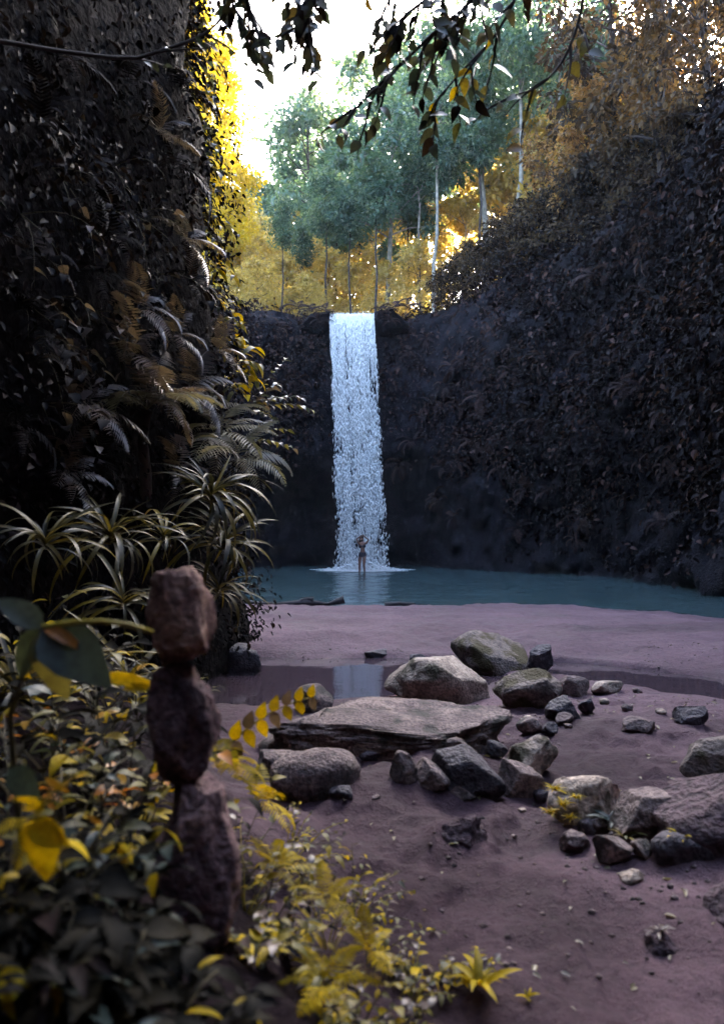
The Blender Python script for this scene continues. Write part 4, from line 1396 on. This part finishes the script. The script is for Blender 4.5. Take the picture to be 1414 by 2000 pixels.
def branch(points, r0, nleaf, kinds, size, twigs=6, tl=0.5):
    pts_ = [Vector(p) for p in points]
    for _ in range(2):                       # round off the bends
        q_ = [pts_[0]]
        for a_, b_ in zip(pts_[:-1], pts_[1:]):
            q_ += [a_.lerp(b_, 0.25), a_.lerp(b_, 0.75)]
        pts_ = q_ + [pts_[-1]]
    V, F = tube([p - T0 for p in pts_], [r0 * (1 - 0.8 * i / (len(pts_) - 1)) for i in range(len(pts_))], 6)
    br = link('branch', make_mesh('branch', V, F, [M['twig']], smooth=True), troot)
    for k in range(twigs):
        t = 0.25 + 0.75 * (k + RR.random() * 0.6) / twigs
        q = min(len(pts_) - 1.001, t * (len(pts_) - 1))
        i = int(q)
        o = pts_[i].lerp(pts_[i + 1], q - i)
        tg = (pts_[i + 1] - pts_[i]).normalized()
        d = (tg + Vector((RR.uniform(-0.9, 0.9), RR.uniform(-0.5, 0.5), RR.uniform(-0.9, 0.25)))).normalized()
        L = tl * RR.uniform(0.6, 1.2)
        tp = [o]
        for s in range(4):
            d = (d + Vector((RR.uniform(-0.2, 0.2), RR.uniform(-0.2, 0.2), -0.10))).normalized()
            tp.append(tp[-1] + d * L / 4)
        V, F = tube([p - T0 for p in tp], [0.008, 0.007, 0.006, 0.004, 0.002], 5)
        link('twig', make_mesh('twig', V, F, [M['twig']], smooth=True), br)
        for j in range(nleaf):
            tt = 0.15 + 0.85 * (j + 0.5) / nleaf
            q = min(3.999, tt * 4)
            i2 = int(q)
            p = tp[i2].lerp(tp[i2 + 1], q - i2)
            ld = d * 0.6 + Vector((RR.uniform(-1, 1), RR.uniform(-0.7, 0.7), RR.uniform(-0.9, 0.5)))
            link('leaf', LEAF[RR.choice(kinds)], br, tuple(p - T0), orient(ld, Vector((RR.uniform(-0.6, 0.6), -0.7, 0.6)), RR.uniform(-0.6, 0.6)), size * RR.uniform(0.7, 1.2))


OV = ['ovate_over', 'flat_over', 'flat_over', 'flat_over', 'ovate_dark']
# left limb rising from the dark towards the top edge
branch([tpts[2], at(230, 125, 4.2), at(330, 95, 4.3), at(410, 65, 4.4), at(450, 10, 4.5), at(470, -70, 4.6)], 0.014, 3, OV, 0.075, 8, 0.4)
# sprays hanging from above into the sky gap
branch([tpts[4], at(520, -170, 4.2), at(560, -40, 4.2), at(585, 10, 4.2), at(585, 50, 4.2)], 0.02, 7, OV, 0.088, 12, 0.36)
branch([tpts[4], at(470, -160, 4.4), at(470, -60, 4.4), at(485, 10, 4.4), at(500, 50, 4.4)], 0.018, 6, OV, 0.088, 11, 0.32)
branch([tpts[4], at(430, -160, 4.5), at(440, -60, 4.5), at(450, 0, 4.5), at(470, 40, 4.5)], 0.016, 5, OV, 0.088, 9, 0.32)
branch([tpts[5], at(650, -160, 4.0), at(640, -60, 4.0), at(615, 0, 4.0), at(600, 40, 4.0)], 0.018, 6, OV, 0.088, 10, 0.28)
branch([tpts[6], at(960, -120, 3.9), at(930, 0, 3.9), at(850, 60, 3.9), at(780, 130, 3.9), at(690, 215, 3.9)], 0.018, 5, OV, 0.088, 14, 0.32)
branch([tpts[6], at(880, -160, 3.8), at(860, -30, 3.8), at(820, 10, 3.8), at(780, 40, 3.8)], 0.016, 6, OV, 0.088, 10, 0.32)
branch([tpts[6], at(800, -160, 4.0), at(780, -60, 4.0), at(760, 0, 4.0), at(740, 40, 4.0)], 0.014, 5, OV, 0.088, 8, 0.3)
branch([tpts[6], at(960, -140, 4.0), at(930, -40, 4.0), at(910, 20, 4.0), at(890, 60, 4.0)], 0.014, 5, OV, 0.088, 9, 0.3)
branch([tpts[6], at(1040, -90, 4.1), at(980, 60, 4.1), at(900, 140, 4.1), at(850, 200, 4.1)], 0.014, 5, OV + ['ovate_olive', 'ovate_yellow'], 0.11, 9, 0.34)
branch([tpts[6], at(1150, -60, 4.3), at(1120, 90, 4.3), at(1060, 170, 4.3), at(990, 190, 4.3)], 0.013, 3, ['flat_over', 'flat_olive', 'ovate_olive'], 0.11, 6, 0.35)

# unseen crown and limbs overhead, added to shade the foreground
r_ = np.random.default_rng(77)
nl = 9000
cl = r_.normal(0, 1, (60, 3)) * np.array([2.2, 1.7, 0.7]) + np.array([-0.6, 0.6, 8.6])
cl[:, 2] = np.maximum(cl[:, 2], 7.6)
pc = cl[r_.integers(0, 60, nl)] + r_.normal(0, 0.38, (nl, 3))
Ll = 0.12 * (0.7 + 0.6 * r_.random(nl))
V, F, rv = leaf_field(pc - np.array(T0), unit(r_.normal(0, 1, (nl, 3)) + np.array([0, 0, -0.4])), unit(r_.normal(0, 0.5, (nl, 3)) + np.array([0, 0, 1.0])), Ll, Ll * 0.55)
tag(link('crown', make_mesh('crown', V, F, [M['l_over']], rnd=rv), troot), kind='stuff')
for c in cl[::3]:
    o_ = tpts[int(r_.integers(3, 7))]
    m_ = o_.lerp(Vector(c), 0.5) + Vector((0, 0, 0.3))
    V, F = tube([o_ - T0, m_ - T0, Vector(c) - T0], [0.035, 0.022, 0.008], 5)
    link('limb', make_mesh('limb', V, F, [M['bark']], smooth=True), troot)

# ------------------------------------------------------------------ foreground bank plants
BG = 'leafy plants covering the bank'


def bank_pt(px, py, d):
    p = at(px, py, d)
    g = gz(p.x, p.y)
    return Vector((p.x, p.y, max(g - 0.02, min(p.z, g + 0.02))))


spots = [(30, 1500, 1.5), (90, 1440, 1.7), (150, 1400, 2.0), (210, 1380, 2.3), (260, 1480, 2.1), (60, 1350, 2.2), (130, 1520, 1.6), (200, 1560, 1.6), (215, 1640, 1.5), (20, 1620, 1.4), (110, 1660, 1.4), (180, 1700, 1.35),
         (40, 1780, 1.3), (190, 1800, 1.35), (120, 1850, 1.25), (320, 1930, 1.3), (60, 1950, 1.2), (220, 1950, 1.2), (400, 1960, 1.35), (100, 1340, 2.6), (20, 1400, 2.0), (180, 1320, 2.7), (250, 1340, 2.6), (260, 1420, 2.3)]
for i, (px, py, d) in enumerate(spots):
    X = (px - HX) / F_PX * d
    loc = Vector((X, d, gz(X, d) - 0.02))
    H = max(0.15, min(0.8, at(px, py, d).z - loc.z))
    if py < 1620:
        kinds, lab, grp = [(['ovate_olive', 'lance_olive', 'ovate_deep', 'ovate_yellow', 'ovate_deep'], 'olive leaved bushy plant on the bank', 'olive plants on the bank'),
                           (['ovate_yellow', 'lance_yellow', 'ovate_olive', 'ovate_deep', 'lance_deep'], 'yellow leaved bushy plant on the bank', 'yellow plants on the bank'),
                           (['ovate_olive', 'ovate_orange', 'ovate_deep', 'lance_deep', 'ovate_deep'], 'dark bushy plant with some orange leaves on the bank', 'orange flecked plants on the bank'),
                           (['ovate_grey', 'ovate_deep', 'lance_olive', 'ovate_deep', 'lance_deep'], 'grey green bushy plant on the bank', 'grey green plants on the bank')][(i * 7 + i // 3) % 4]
    else:  # low plants: shade is put into their leaf colours
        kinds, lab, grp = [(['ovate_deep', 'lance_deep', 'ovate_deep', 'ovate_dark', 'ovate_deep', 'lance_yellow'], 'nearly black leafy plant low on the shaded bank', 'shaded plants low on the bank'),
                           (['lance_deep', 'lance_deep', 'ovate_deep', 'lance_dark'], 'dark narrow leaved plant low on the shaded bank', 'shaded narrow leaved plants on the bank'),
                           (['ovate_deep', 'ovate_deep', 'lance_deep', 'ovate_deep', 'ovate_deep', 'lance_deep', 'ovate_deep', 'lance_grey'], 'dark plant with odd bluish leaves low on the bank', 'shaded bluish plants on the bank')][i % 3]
    leafy('leafy_plant', lab, grp, loc, (RR.uniform(-0.15, 0.3), RR.uniform(-0.2, 0.2), 1), H * 1.15, 6, 8, kinds, (0.085 if d > 1.5 else 0.075) * RR.uniform(0.7, 1.3), droop=0.9)

# plants right of the cairn along the bank edge
for i, (px, py, d, s) in enumerate([(480, 1600, 2.5, 0.07), (520, 1660, 2.4, 0.065), (560, 1700, 2.4, 0.06), (640, 1710, 2.5, 0.05), (690, 1700, 2.7, 0.045), (540, 1800, 2.1, 0.07), (600, 1860, 2.0, 0.06), (720, 1790, 2.4, 0.05),
                                    (760, 1850, 2.3, 0.05), (800, 1900, 2.2, 0.05), (860, 1930, 2.25, 0.045), (700, 1930, 2.0, 0.06), (500, 1920, 1.8, 0.065), (620, 1960, 1.8, 0.06), (450, 1560, 2.7, 0.07), (560, 1600, 3.0, 0.05), (930, 1950, 2.3, 0.04), (780, 1980, 2.0, 0.05)]):
    X = (px - HX) / F_PX * d
    loc = Vector((X, d, gz(X, d) - 0.02))
    H = max(0.10, min(0.5, at(px, py, d).z - loc.z + 0.05))
    leafy('leafy_plant', 'small leaved yellow green plant spilling over the bank edge', 'small plants along the bank edge', loc, (RR.uniform(0.1, 0.6), RR.uniform(-0.1, 0.3), 0.9), H * 1.2, 7, 9, ['ovate_yellow', 'ovate_olive', 'lance_yellow', 'ovate_olive', 'lance_dark', 'ovate_fern'], s * 0.8, droop=0.9, stem='stem_yellow' if i % 3 == 0 else 'stem', thick=0.0025)

for (px, py, d, L, nn, n, lab) in [(425, 1500, 2.4, 0.20, (0.5, 0, 0.8), 7, 'yellow fern fanning out beside the middle stone of the cairn'), (640, 1760, 2.1, 0.15, (0.1, -0.2, 1), 7, 'upright bright yellow fern on the outer bank'), (640, 1930, 1.8, 0.15, (0, -0.4, 0.9), 6, 'low yellow fern in front of the upright yellow fern'),
                              (540, 1700, 2.3, 0.16, (0.6, 0, 0.6), 7, 'yellow fern leaning away from the bottom stone of the cairn'), (500, 1570, 2.7, 0.20, (0.8, 0.2, 0.5), 7, 'long yellow fern reaching from the cairn towards the egg shaped boulder'), (720, 1860, 2.1, 0.13, (0.5, -0.2, 0.8), 6, 'small yellow fern near the bank edge over open mud'), (70, 1600, 1.35, 0.12, (0, -0.6, -0.1), 5, 'yellow fern hanging among the dark bank plants')]:
    p = at(px, py, d)
    fern('fern', lab, None, p, nn, L, 'yellow', n, up=0.2)

# star-shaped tufts
def tuft(name, label, group, loc, L, n, key, cat='grass', up=1.0):
    root = empty(name, loc)
    tag(root, label, cat, group)
    for k in range(n):
        an = 2.399 * k
        d = Vector((math.cos(an), math.sin(an), RR.uniform(0.4, 1.6) * up))
        s = L * RR.uniform(0.6, 1.1)
        link('leaf', LEAF[key], root, (RR.uniform(-0.1, 0.1) * L, RR.uniform(-0.1, 0.1) * L, 0), orient(d, roll=RR.uniform(-0.4, 0.4)), (s, s * 0.8, s))
    return root


tuft('grass_tuft', 'yellow star shaped tuft at the tip of the bank', None, on_ground(935, 1945) + Vector((0, 0, 0.02)), 0.13, 14, 'lance_yellow')
tuft('grass_tuft', 'tiny straw tuft alone on the mud beyond the bank tip', None, on_ground(1030, 1955), 0.05, 8, 'lance_yellow')
for (px, py, L) in [(1085, 1545, 0.10), (1100, 1575, 0.10), (1125, 1560, 0.08), (1075, 1590, 0.09), (1115, 1600, 0.08)]:
    p = on_ground(px, 1615)
    q = at(px, py, p.y - 0.01)
    tuft('grass_tuft', 'golden moss tuft clinging to the flat topped boulder', 'golden moss tufts on the boulder', q, L * 0.6, 34, 'lance_yellow')
tuft('grass_tuft', 'grey green sprout growing between the mossy boulders', None, on_ground(1190, 1625) + Vector((0, -0.02, 0.05)), 0.12, 10, 'lance_grey')
tuft('grass_tuft', 'small green sprout at the foot of the tan sloping boulder', None, on_ground(1215, 1640) + Vector((0, -0.04, 0.02)), 0.10, 9, 'lance_olive')
tuft('grass_tuft', 'dry pale tuft on the muddy foreshore stone', None, at(1290, 1822, on_ground(1297, 1870).y + 0.06), 0.06, 12, 'lance_fern')
tuft('grass_tuft', 'golden sprig on the side of the tan sloping boulder', None, on_ground(1320, 1665) + Vector((0, -0.06, 0.08)), 0.07, 10, 'lance_yellow')

# compound leaf sprig standing out against the stream
root = empty('fern', at(600, 1400, 2.6))
tag(root, 'pale single compound leaf held out above the flat slab end', 'fern')
base_ = at(430, 1470, 2.5)
tip_ = at(605, 1362, 2.6)
o0 = Vector(root.location)
ps = [base_.lerp(tip_, t) + Vector((0, 0, 0.03 * math.sin(math.pi * t))) for t in np.linspace(0, 1, 8)]
V, F = tube([p - o0 for p in ps], [0.004 - 0.0003 * i for i in range(8)], 5)
link('stem', make_mesh('stem', V, F, [M['stem_yellow']], smooth=True), root)
for j in range(1, 8):
    for sg in (-1, 1):
        ld = (tip_ - base_).normalized() * 0.4 + Vector((0, 0, 1)) * sg * 0.9 + Vector((0, -0.3, 0))
        link('leaf', LEAF['flat_yellow' if (j + sg) % 3 else 'flat_fern'], root, tuple(ps[j] - o0), orient(ld, Vector((0, -1, 0.4))), 0.075 * (1 - 0.05 * j))

# large individual foreground leaves on one stalked plant
root = empty('broad_leaf_plant', bank_pt(60, 1600, 1.45))
tag(root, 'broad leaved plant with grey green leaves and a yellow arching stalk', 'plant')
o0 = Vector(root.location)


def stalk(p_list, mat, r):
    V, F = tube([Vector(p) - o0 for p in p_list], r, 6)
    link('stem', make_mesh('stem', V, F, [M[mat]], smooth=True), root)


DD = 1.45
hub = at(85, 1225, DD)
stalk([o0, at(20, 1400, DD), at(55, 1290, DD), hub], 'stem', [0.007, 0.006, 0.005, 0.004])
stalk([hub, at(140, 1216, DD), at(200, 1214, DD), at(250, 1220, DD), at(300, 1235, DD + 0.02)], 'stem_yellow', [0.006, 0.006, 0.006, 0.006, 0.005])
for (px, py, L, key) in [(0, 1165, 0.14, 'ovate_grey'), (120, 1365, 0.14, 'ovate_olive'), (205, 1325, 0.14, 'flat_grey'), (115, 1300, 0.08, 'lance_yellow'), (150, 1250, 0.09, 'lance_orange'), (20, 1320, 0.13, 'ovate_grey')]:
    t_ = at(px, py, DD - 0.03)
    link('leaf', LEAF[key], root, tuple(hub - o0), orient(t_ - hub, Vector((0, -0.8, 0.6))), (t_ - hub).length * 1.05 + 0.01)
for (px, py, qx, qy, d, key) in [(90, 1600, 75, 1735, 1.3, 'heart_yellow'), (60, 1610, 130, 1650, 1.3, 'flat_yellow'), (20, 1500, 75, 1560, 1.4, 'flat_grey'), (200, 1610, 172, 1596, 1.4, 'lance_orange'), (90, 1520, 130, 1548, 1.5, 'lance_orange'), (200, 1322, 300, 1330, 1.9, 'lance_yellow'), (240, 1345, 300, 1338, 1.9, 'lance_yellow')]:
    a_, b_ = at(px, py, d), at(qx, qy, d - 0.02)
    link('leaf', LEAF[key], root, tuple(a_ - o0), orient(b_ - a_, Vector((0, -0.9, 0.4))), (b_ - a_).length * 1.05)

# ------------------------------------------------------------------ driftwood by the pool
for (pts_px, r0, lab) in [([(490, 1187), (540, 1180), (600, 1178), (640, 1180), (672, 1171)], 0.07, 'dark waterlogged driftwood log on the pool shore'),
                          ([(588, 1175), (602, 1169), (612, 1172)], 0.05, 'short broken branch stub beside the driftwood log'),
                          ([(752, 1183), (780, 1178), (808, 1184)], 0.06, 'small dark driftwood lump on the sand edge')]:
    P3 = []
    for (a_, b_) in pts_px:
        d = 16.1
        g = at(a_, b_, d)
        P3.append(Vector((g.x, d, max(g.z, gz(g.x, d) + 0.0))))
    o0 = P3[0].copy()
    V, F = tube([p - o0 for p in P3], [r0 * (0.7 + 0.5 * math.sin(2 + 3 * i)) * 0.8 + 0.02 for i in range(len(P3))], 8)
    o = link('driftwood', make_mesh('driftwood', V, F, [M['driftwood']], smooth=True), loc=o0)
    tag(o, lab, 'driftwood')


# ------------------------------------------------------------------ person under the waterfall
def person():
    Hh = 1.64
    root = empty('person', (0.02, 31.4, -0.17))
    tag(root, 'person in dark swimwear standing in shallow water with both arms raised to the head', 'person')
    skin = plain_mat('skin', (0.20, 0.095, 0.065), rough=0.45, var=0.12, scale=20, bump=0.05)
    suit = plain_mat('swimwear', (0.018, 0.012, 0.02), rough=0.6, var=0.3)
    hairm = plain_mat('hair', (0.02, 0.010, 0.008), rough=0.5, var=0.5, scale=40)
    J, E, Rr = [], [], []

    def add(p, r, parent=None):
        J.append(p)
        Rr.append(r if isinstance(r, tuple) else (r, r))
        if parent is not None:
            E.append((parent, len(J) - 1))
        return len(J) - 1

    pel = add((0, 0, 0.90), (0.145, 0.10))
    wai = add((0.012, 0, 1.05), (0.105, 0.08), pel)
    che = add((0.0, 0.0, 1.22), (0.135, 0.095), wai)
    nkb = add((-0.01, 0.0, 1.37), (0.075, 0.06), che)
    nk = add((-0.02, -0.01, 1.43), 0.045, nkb)
    h1 = add((-0.03, -0.02, 1.49), (0.07, 0.085), nk)
    h2 = add((-0.035, -0.02, 1.58), (0.072, 0.09), h1)
    add((-0.035, -0.015, 1.63), (0.045, 0.05), h2)
    for s, kx, ky, ax in ((-1, -0.115, -0.03, -0.13), (1, 0.085, -0.10, 0.10)):
        hip = add((s * 0.085, 0, 0.84), (0.088, 0.09), pel)
        mid = add((s * 0.05 + kx * 0.45, ky * 0.5, 0.66), 0.075, hip)
        kn = add((kx, ky, 0.47), 0.055, mid)
        ca = add((kx * 0.6 + ax * 0.4, ky * 0.6 + 0.02, 0.32), 0.05, kn)
        an = add((ax, ky * 0.3, 0.09), 0.034, ca)
        he = add((ax, ky * 0.3 - 0.01, 0.035), 0.035, an)
        add((ax + s * 0.02, ky * 0.3 - 0.13, 0.02), (0.04, 0.02), he)
    for s, el, ha in ((-1, (-0.235, -0.06, 1.53), (-0.09, -0.07, 1.62)), (1, (0.27, -0.04, 1.50), (0.06, -0.05, 1.65))):
        sh = add((s * 0.155, 0, 1.345), 0.055, nkb)
        um = add(((s * 0.155 + el[0]) / 2, el[1] / 2, (1.345 + el[2]) / 2), 0.042, sh)
        eb = add(el, 0.036, um)
        wr = add(tuple(0.85 * h + 0.15 * e for h, e in zip(ha, el)), 0.024, eb)
        pa = add(ha, (0.034, 0.016), wr)
        dx = Vector(ha) - Vector(el)
        dx.normalize()
        sd = dx.cross(Vector((0, 1, 0))).normalized()
        for k, (sp, ln) in enumerate(((-0.03, 0.065), (-0.01, 0.078), (0.01, 0.074), (0.03, 0.06))):
            a_ = Vector(ha) + dx * 0.04 + sd * sp
            f1 = add(tuple(a_), 0.010, pa)
            add(tuple(a_ + dx * ln * 0.8 + Vector((0, -0.02, -0.01))), 0.008, f1)
        t1 = add(tuple(Vector(ha) - sd * 0.04 + dx * 0.005), 0.011, pa)
        add(tuple(Vector(ha) - sd * 0.06 + dx * 0.04), 0.009, t1)
    me = bpy.data.meshes.new('body')
    me.from_pydata(J, E, [])
    me.update()
    me.materials.append(skin)
    o = link('body', me, root)
    md = o.modifiers.new('skin', 'SKIN')
    md.use_smooth_shade = True
    sv = me.skin_vertices[0].data
    for i, r in enumerate(Rr):
        sv[i].radius = r
        sv[i].use_root = (i == 0)
    ss = o.modifiers.new('sub', 'SUBSURF')
    ss.levels = 1
    ss.render_levels = 2

    def lathe(rings, n=18):
        V, F = [], []
        for (cx, cy, z, a, b) in rings:
            for k in range(n):
                an = 2 * math.pi * k / n
                V.append((cx + a * math.cos(an), cy + b * math.sin(an), z))
        for i in range(len(rings) - 1):
            for k in range(n):
                F.append((i * n + k, i * n + (k + 1) % n, (i + 1) * n + (k + 1) % n, (i + 1) * n + k))
        return V, F

    V, F = lathe([(0, 0, 0.80, 0.155, 0.115), (0, 0, 0.86, 0.168, 0.122), (0, 0, 0.93, 0.158, 0.116), (0.004, 0, 0.985, 0.138, 0.104)])
    link('swim_bottom', make_mesh('swim_bottom', V, F, [suit], smooth=True), root)
    V, F = lathe([(0, -0.004, 1.175, 0.132, 0.100), (0, -0.012, 1.22, 0.145, 0.118), (0, -0.01, 1.265, 0.146, 0.112), (0, -0.002, 1.29, 0.140, 0.098)])
    link('swim_top', make_mesh('swim_top', V, F, [suit], smooth=True), root)
    V, F = lathe([(-0.04, 0.0, 1.665, 0.01, 0.01), (-0.04, 0.0, 1.655, 0.06, 0.07), (-0.045, 0.012, 1.60, 0.092, 0.10), (-0.055, 0.03, 1.52, 0.10, 0.09), (-0.085, 0.03, 1.42, 0.09, 0.08), (-0.10, 0.02, 1.31, 0.075, 0.07), (-0.11, 0.0, 1.20, 0.05, 0.05), (-0.11, 0.0, 1.15, 0.02, 0.02)])
    link('hair', make_mesh('hair', V, F, [hairm], smooth=True), root)
    # face features
    for sx in (-0.028, 0.028):
        V, F = lathe([(sx - 0.035, -0.105, 1.568, 0.004, 0.004), (sx - 0.035, -0.108, 1.563, 0.011, 0.006), (sx - 0.035, -0.105, 1.557, 0.004, 0.004)], 8)
        link('eye', make_mesh('eye', V, F, [hairm], smooth=True), root)
    root.rotation_euler = (0, 0, R(-14))


person()

# ------------------------------------------------------------------ air
bm = bmesh.new()
bmesh.ops.create_cube(bm, size=1)
me = bpy.data.meshes.new('haze')
bm.to_mesh(me)
bm.free()
hz, nt, out = new_mat('haze_air')
pv = N_(nt, 'ShaderNodeVolumePrincipled')
pv.inputs['Color'].default_value = (0.92, 0.92, 1.0, 1)
pv.inputs['Density'].default_value = 0.00035
pv.inputs['Anisotropy'].default_value = 0.0
nt.links.new(pv.outputs[0], out.inputs['Volume'])
me.materials.append(hz)
o = link('haze', me, loc=(0, 20, 22), scale=(360, 360, 50))
tag(o, 'thin pale haze filling the gorge', 'haze', kind='stuff')
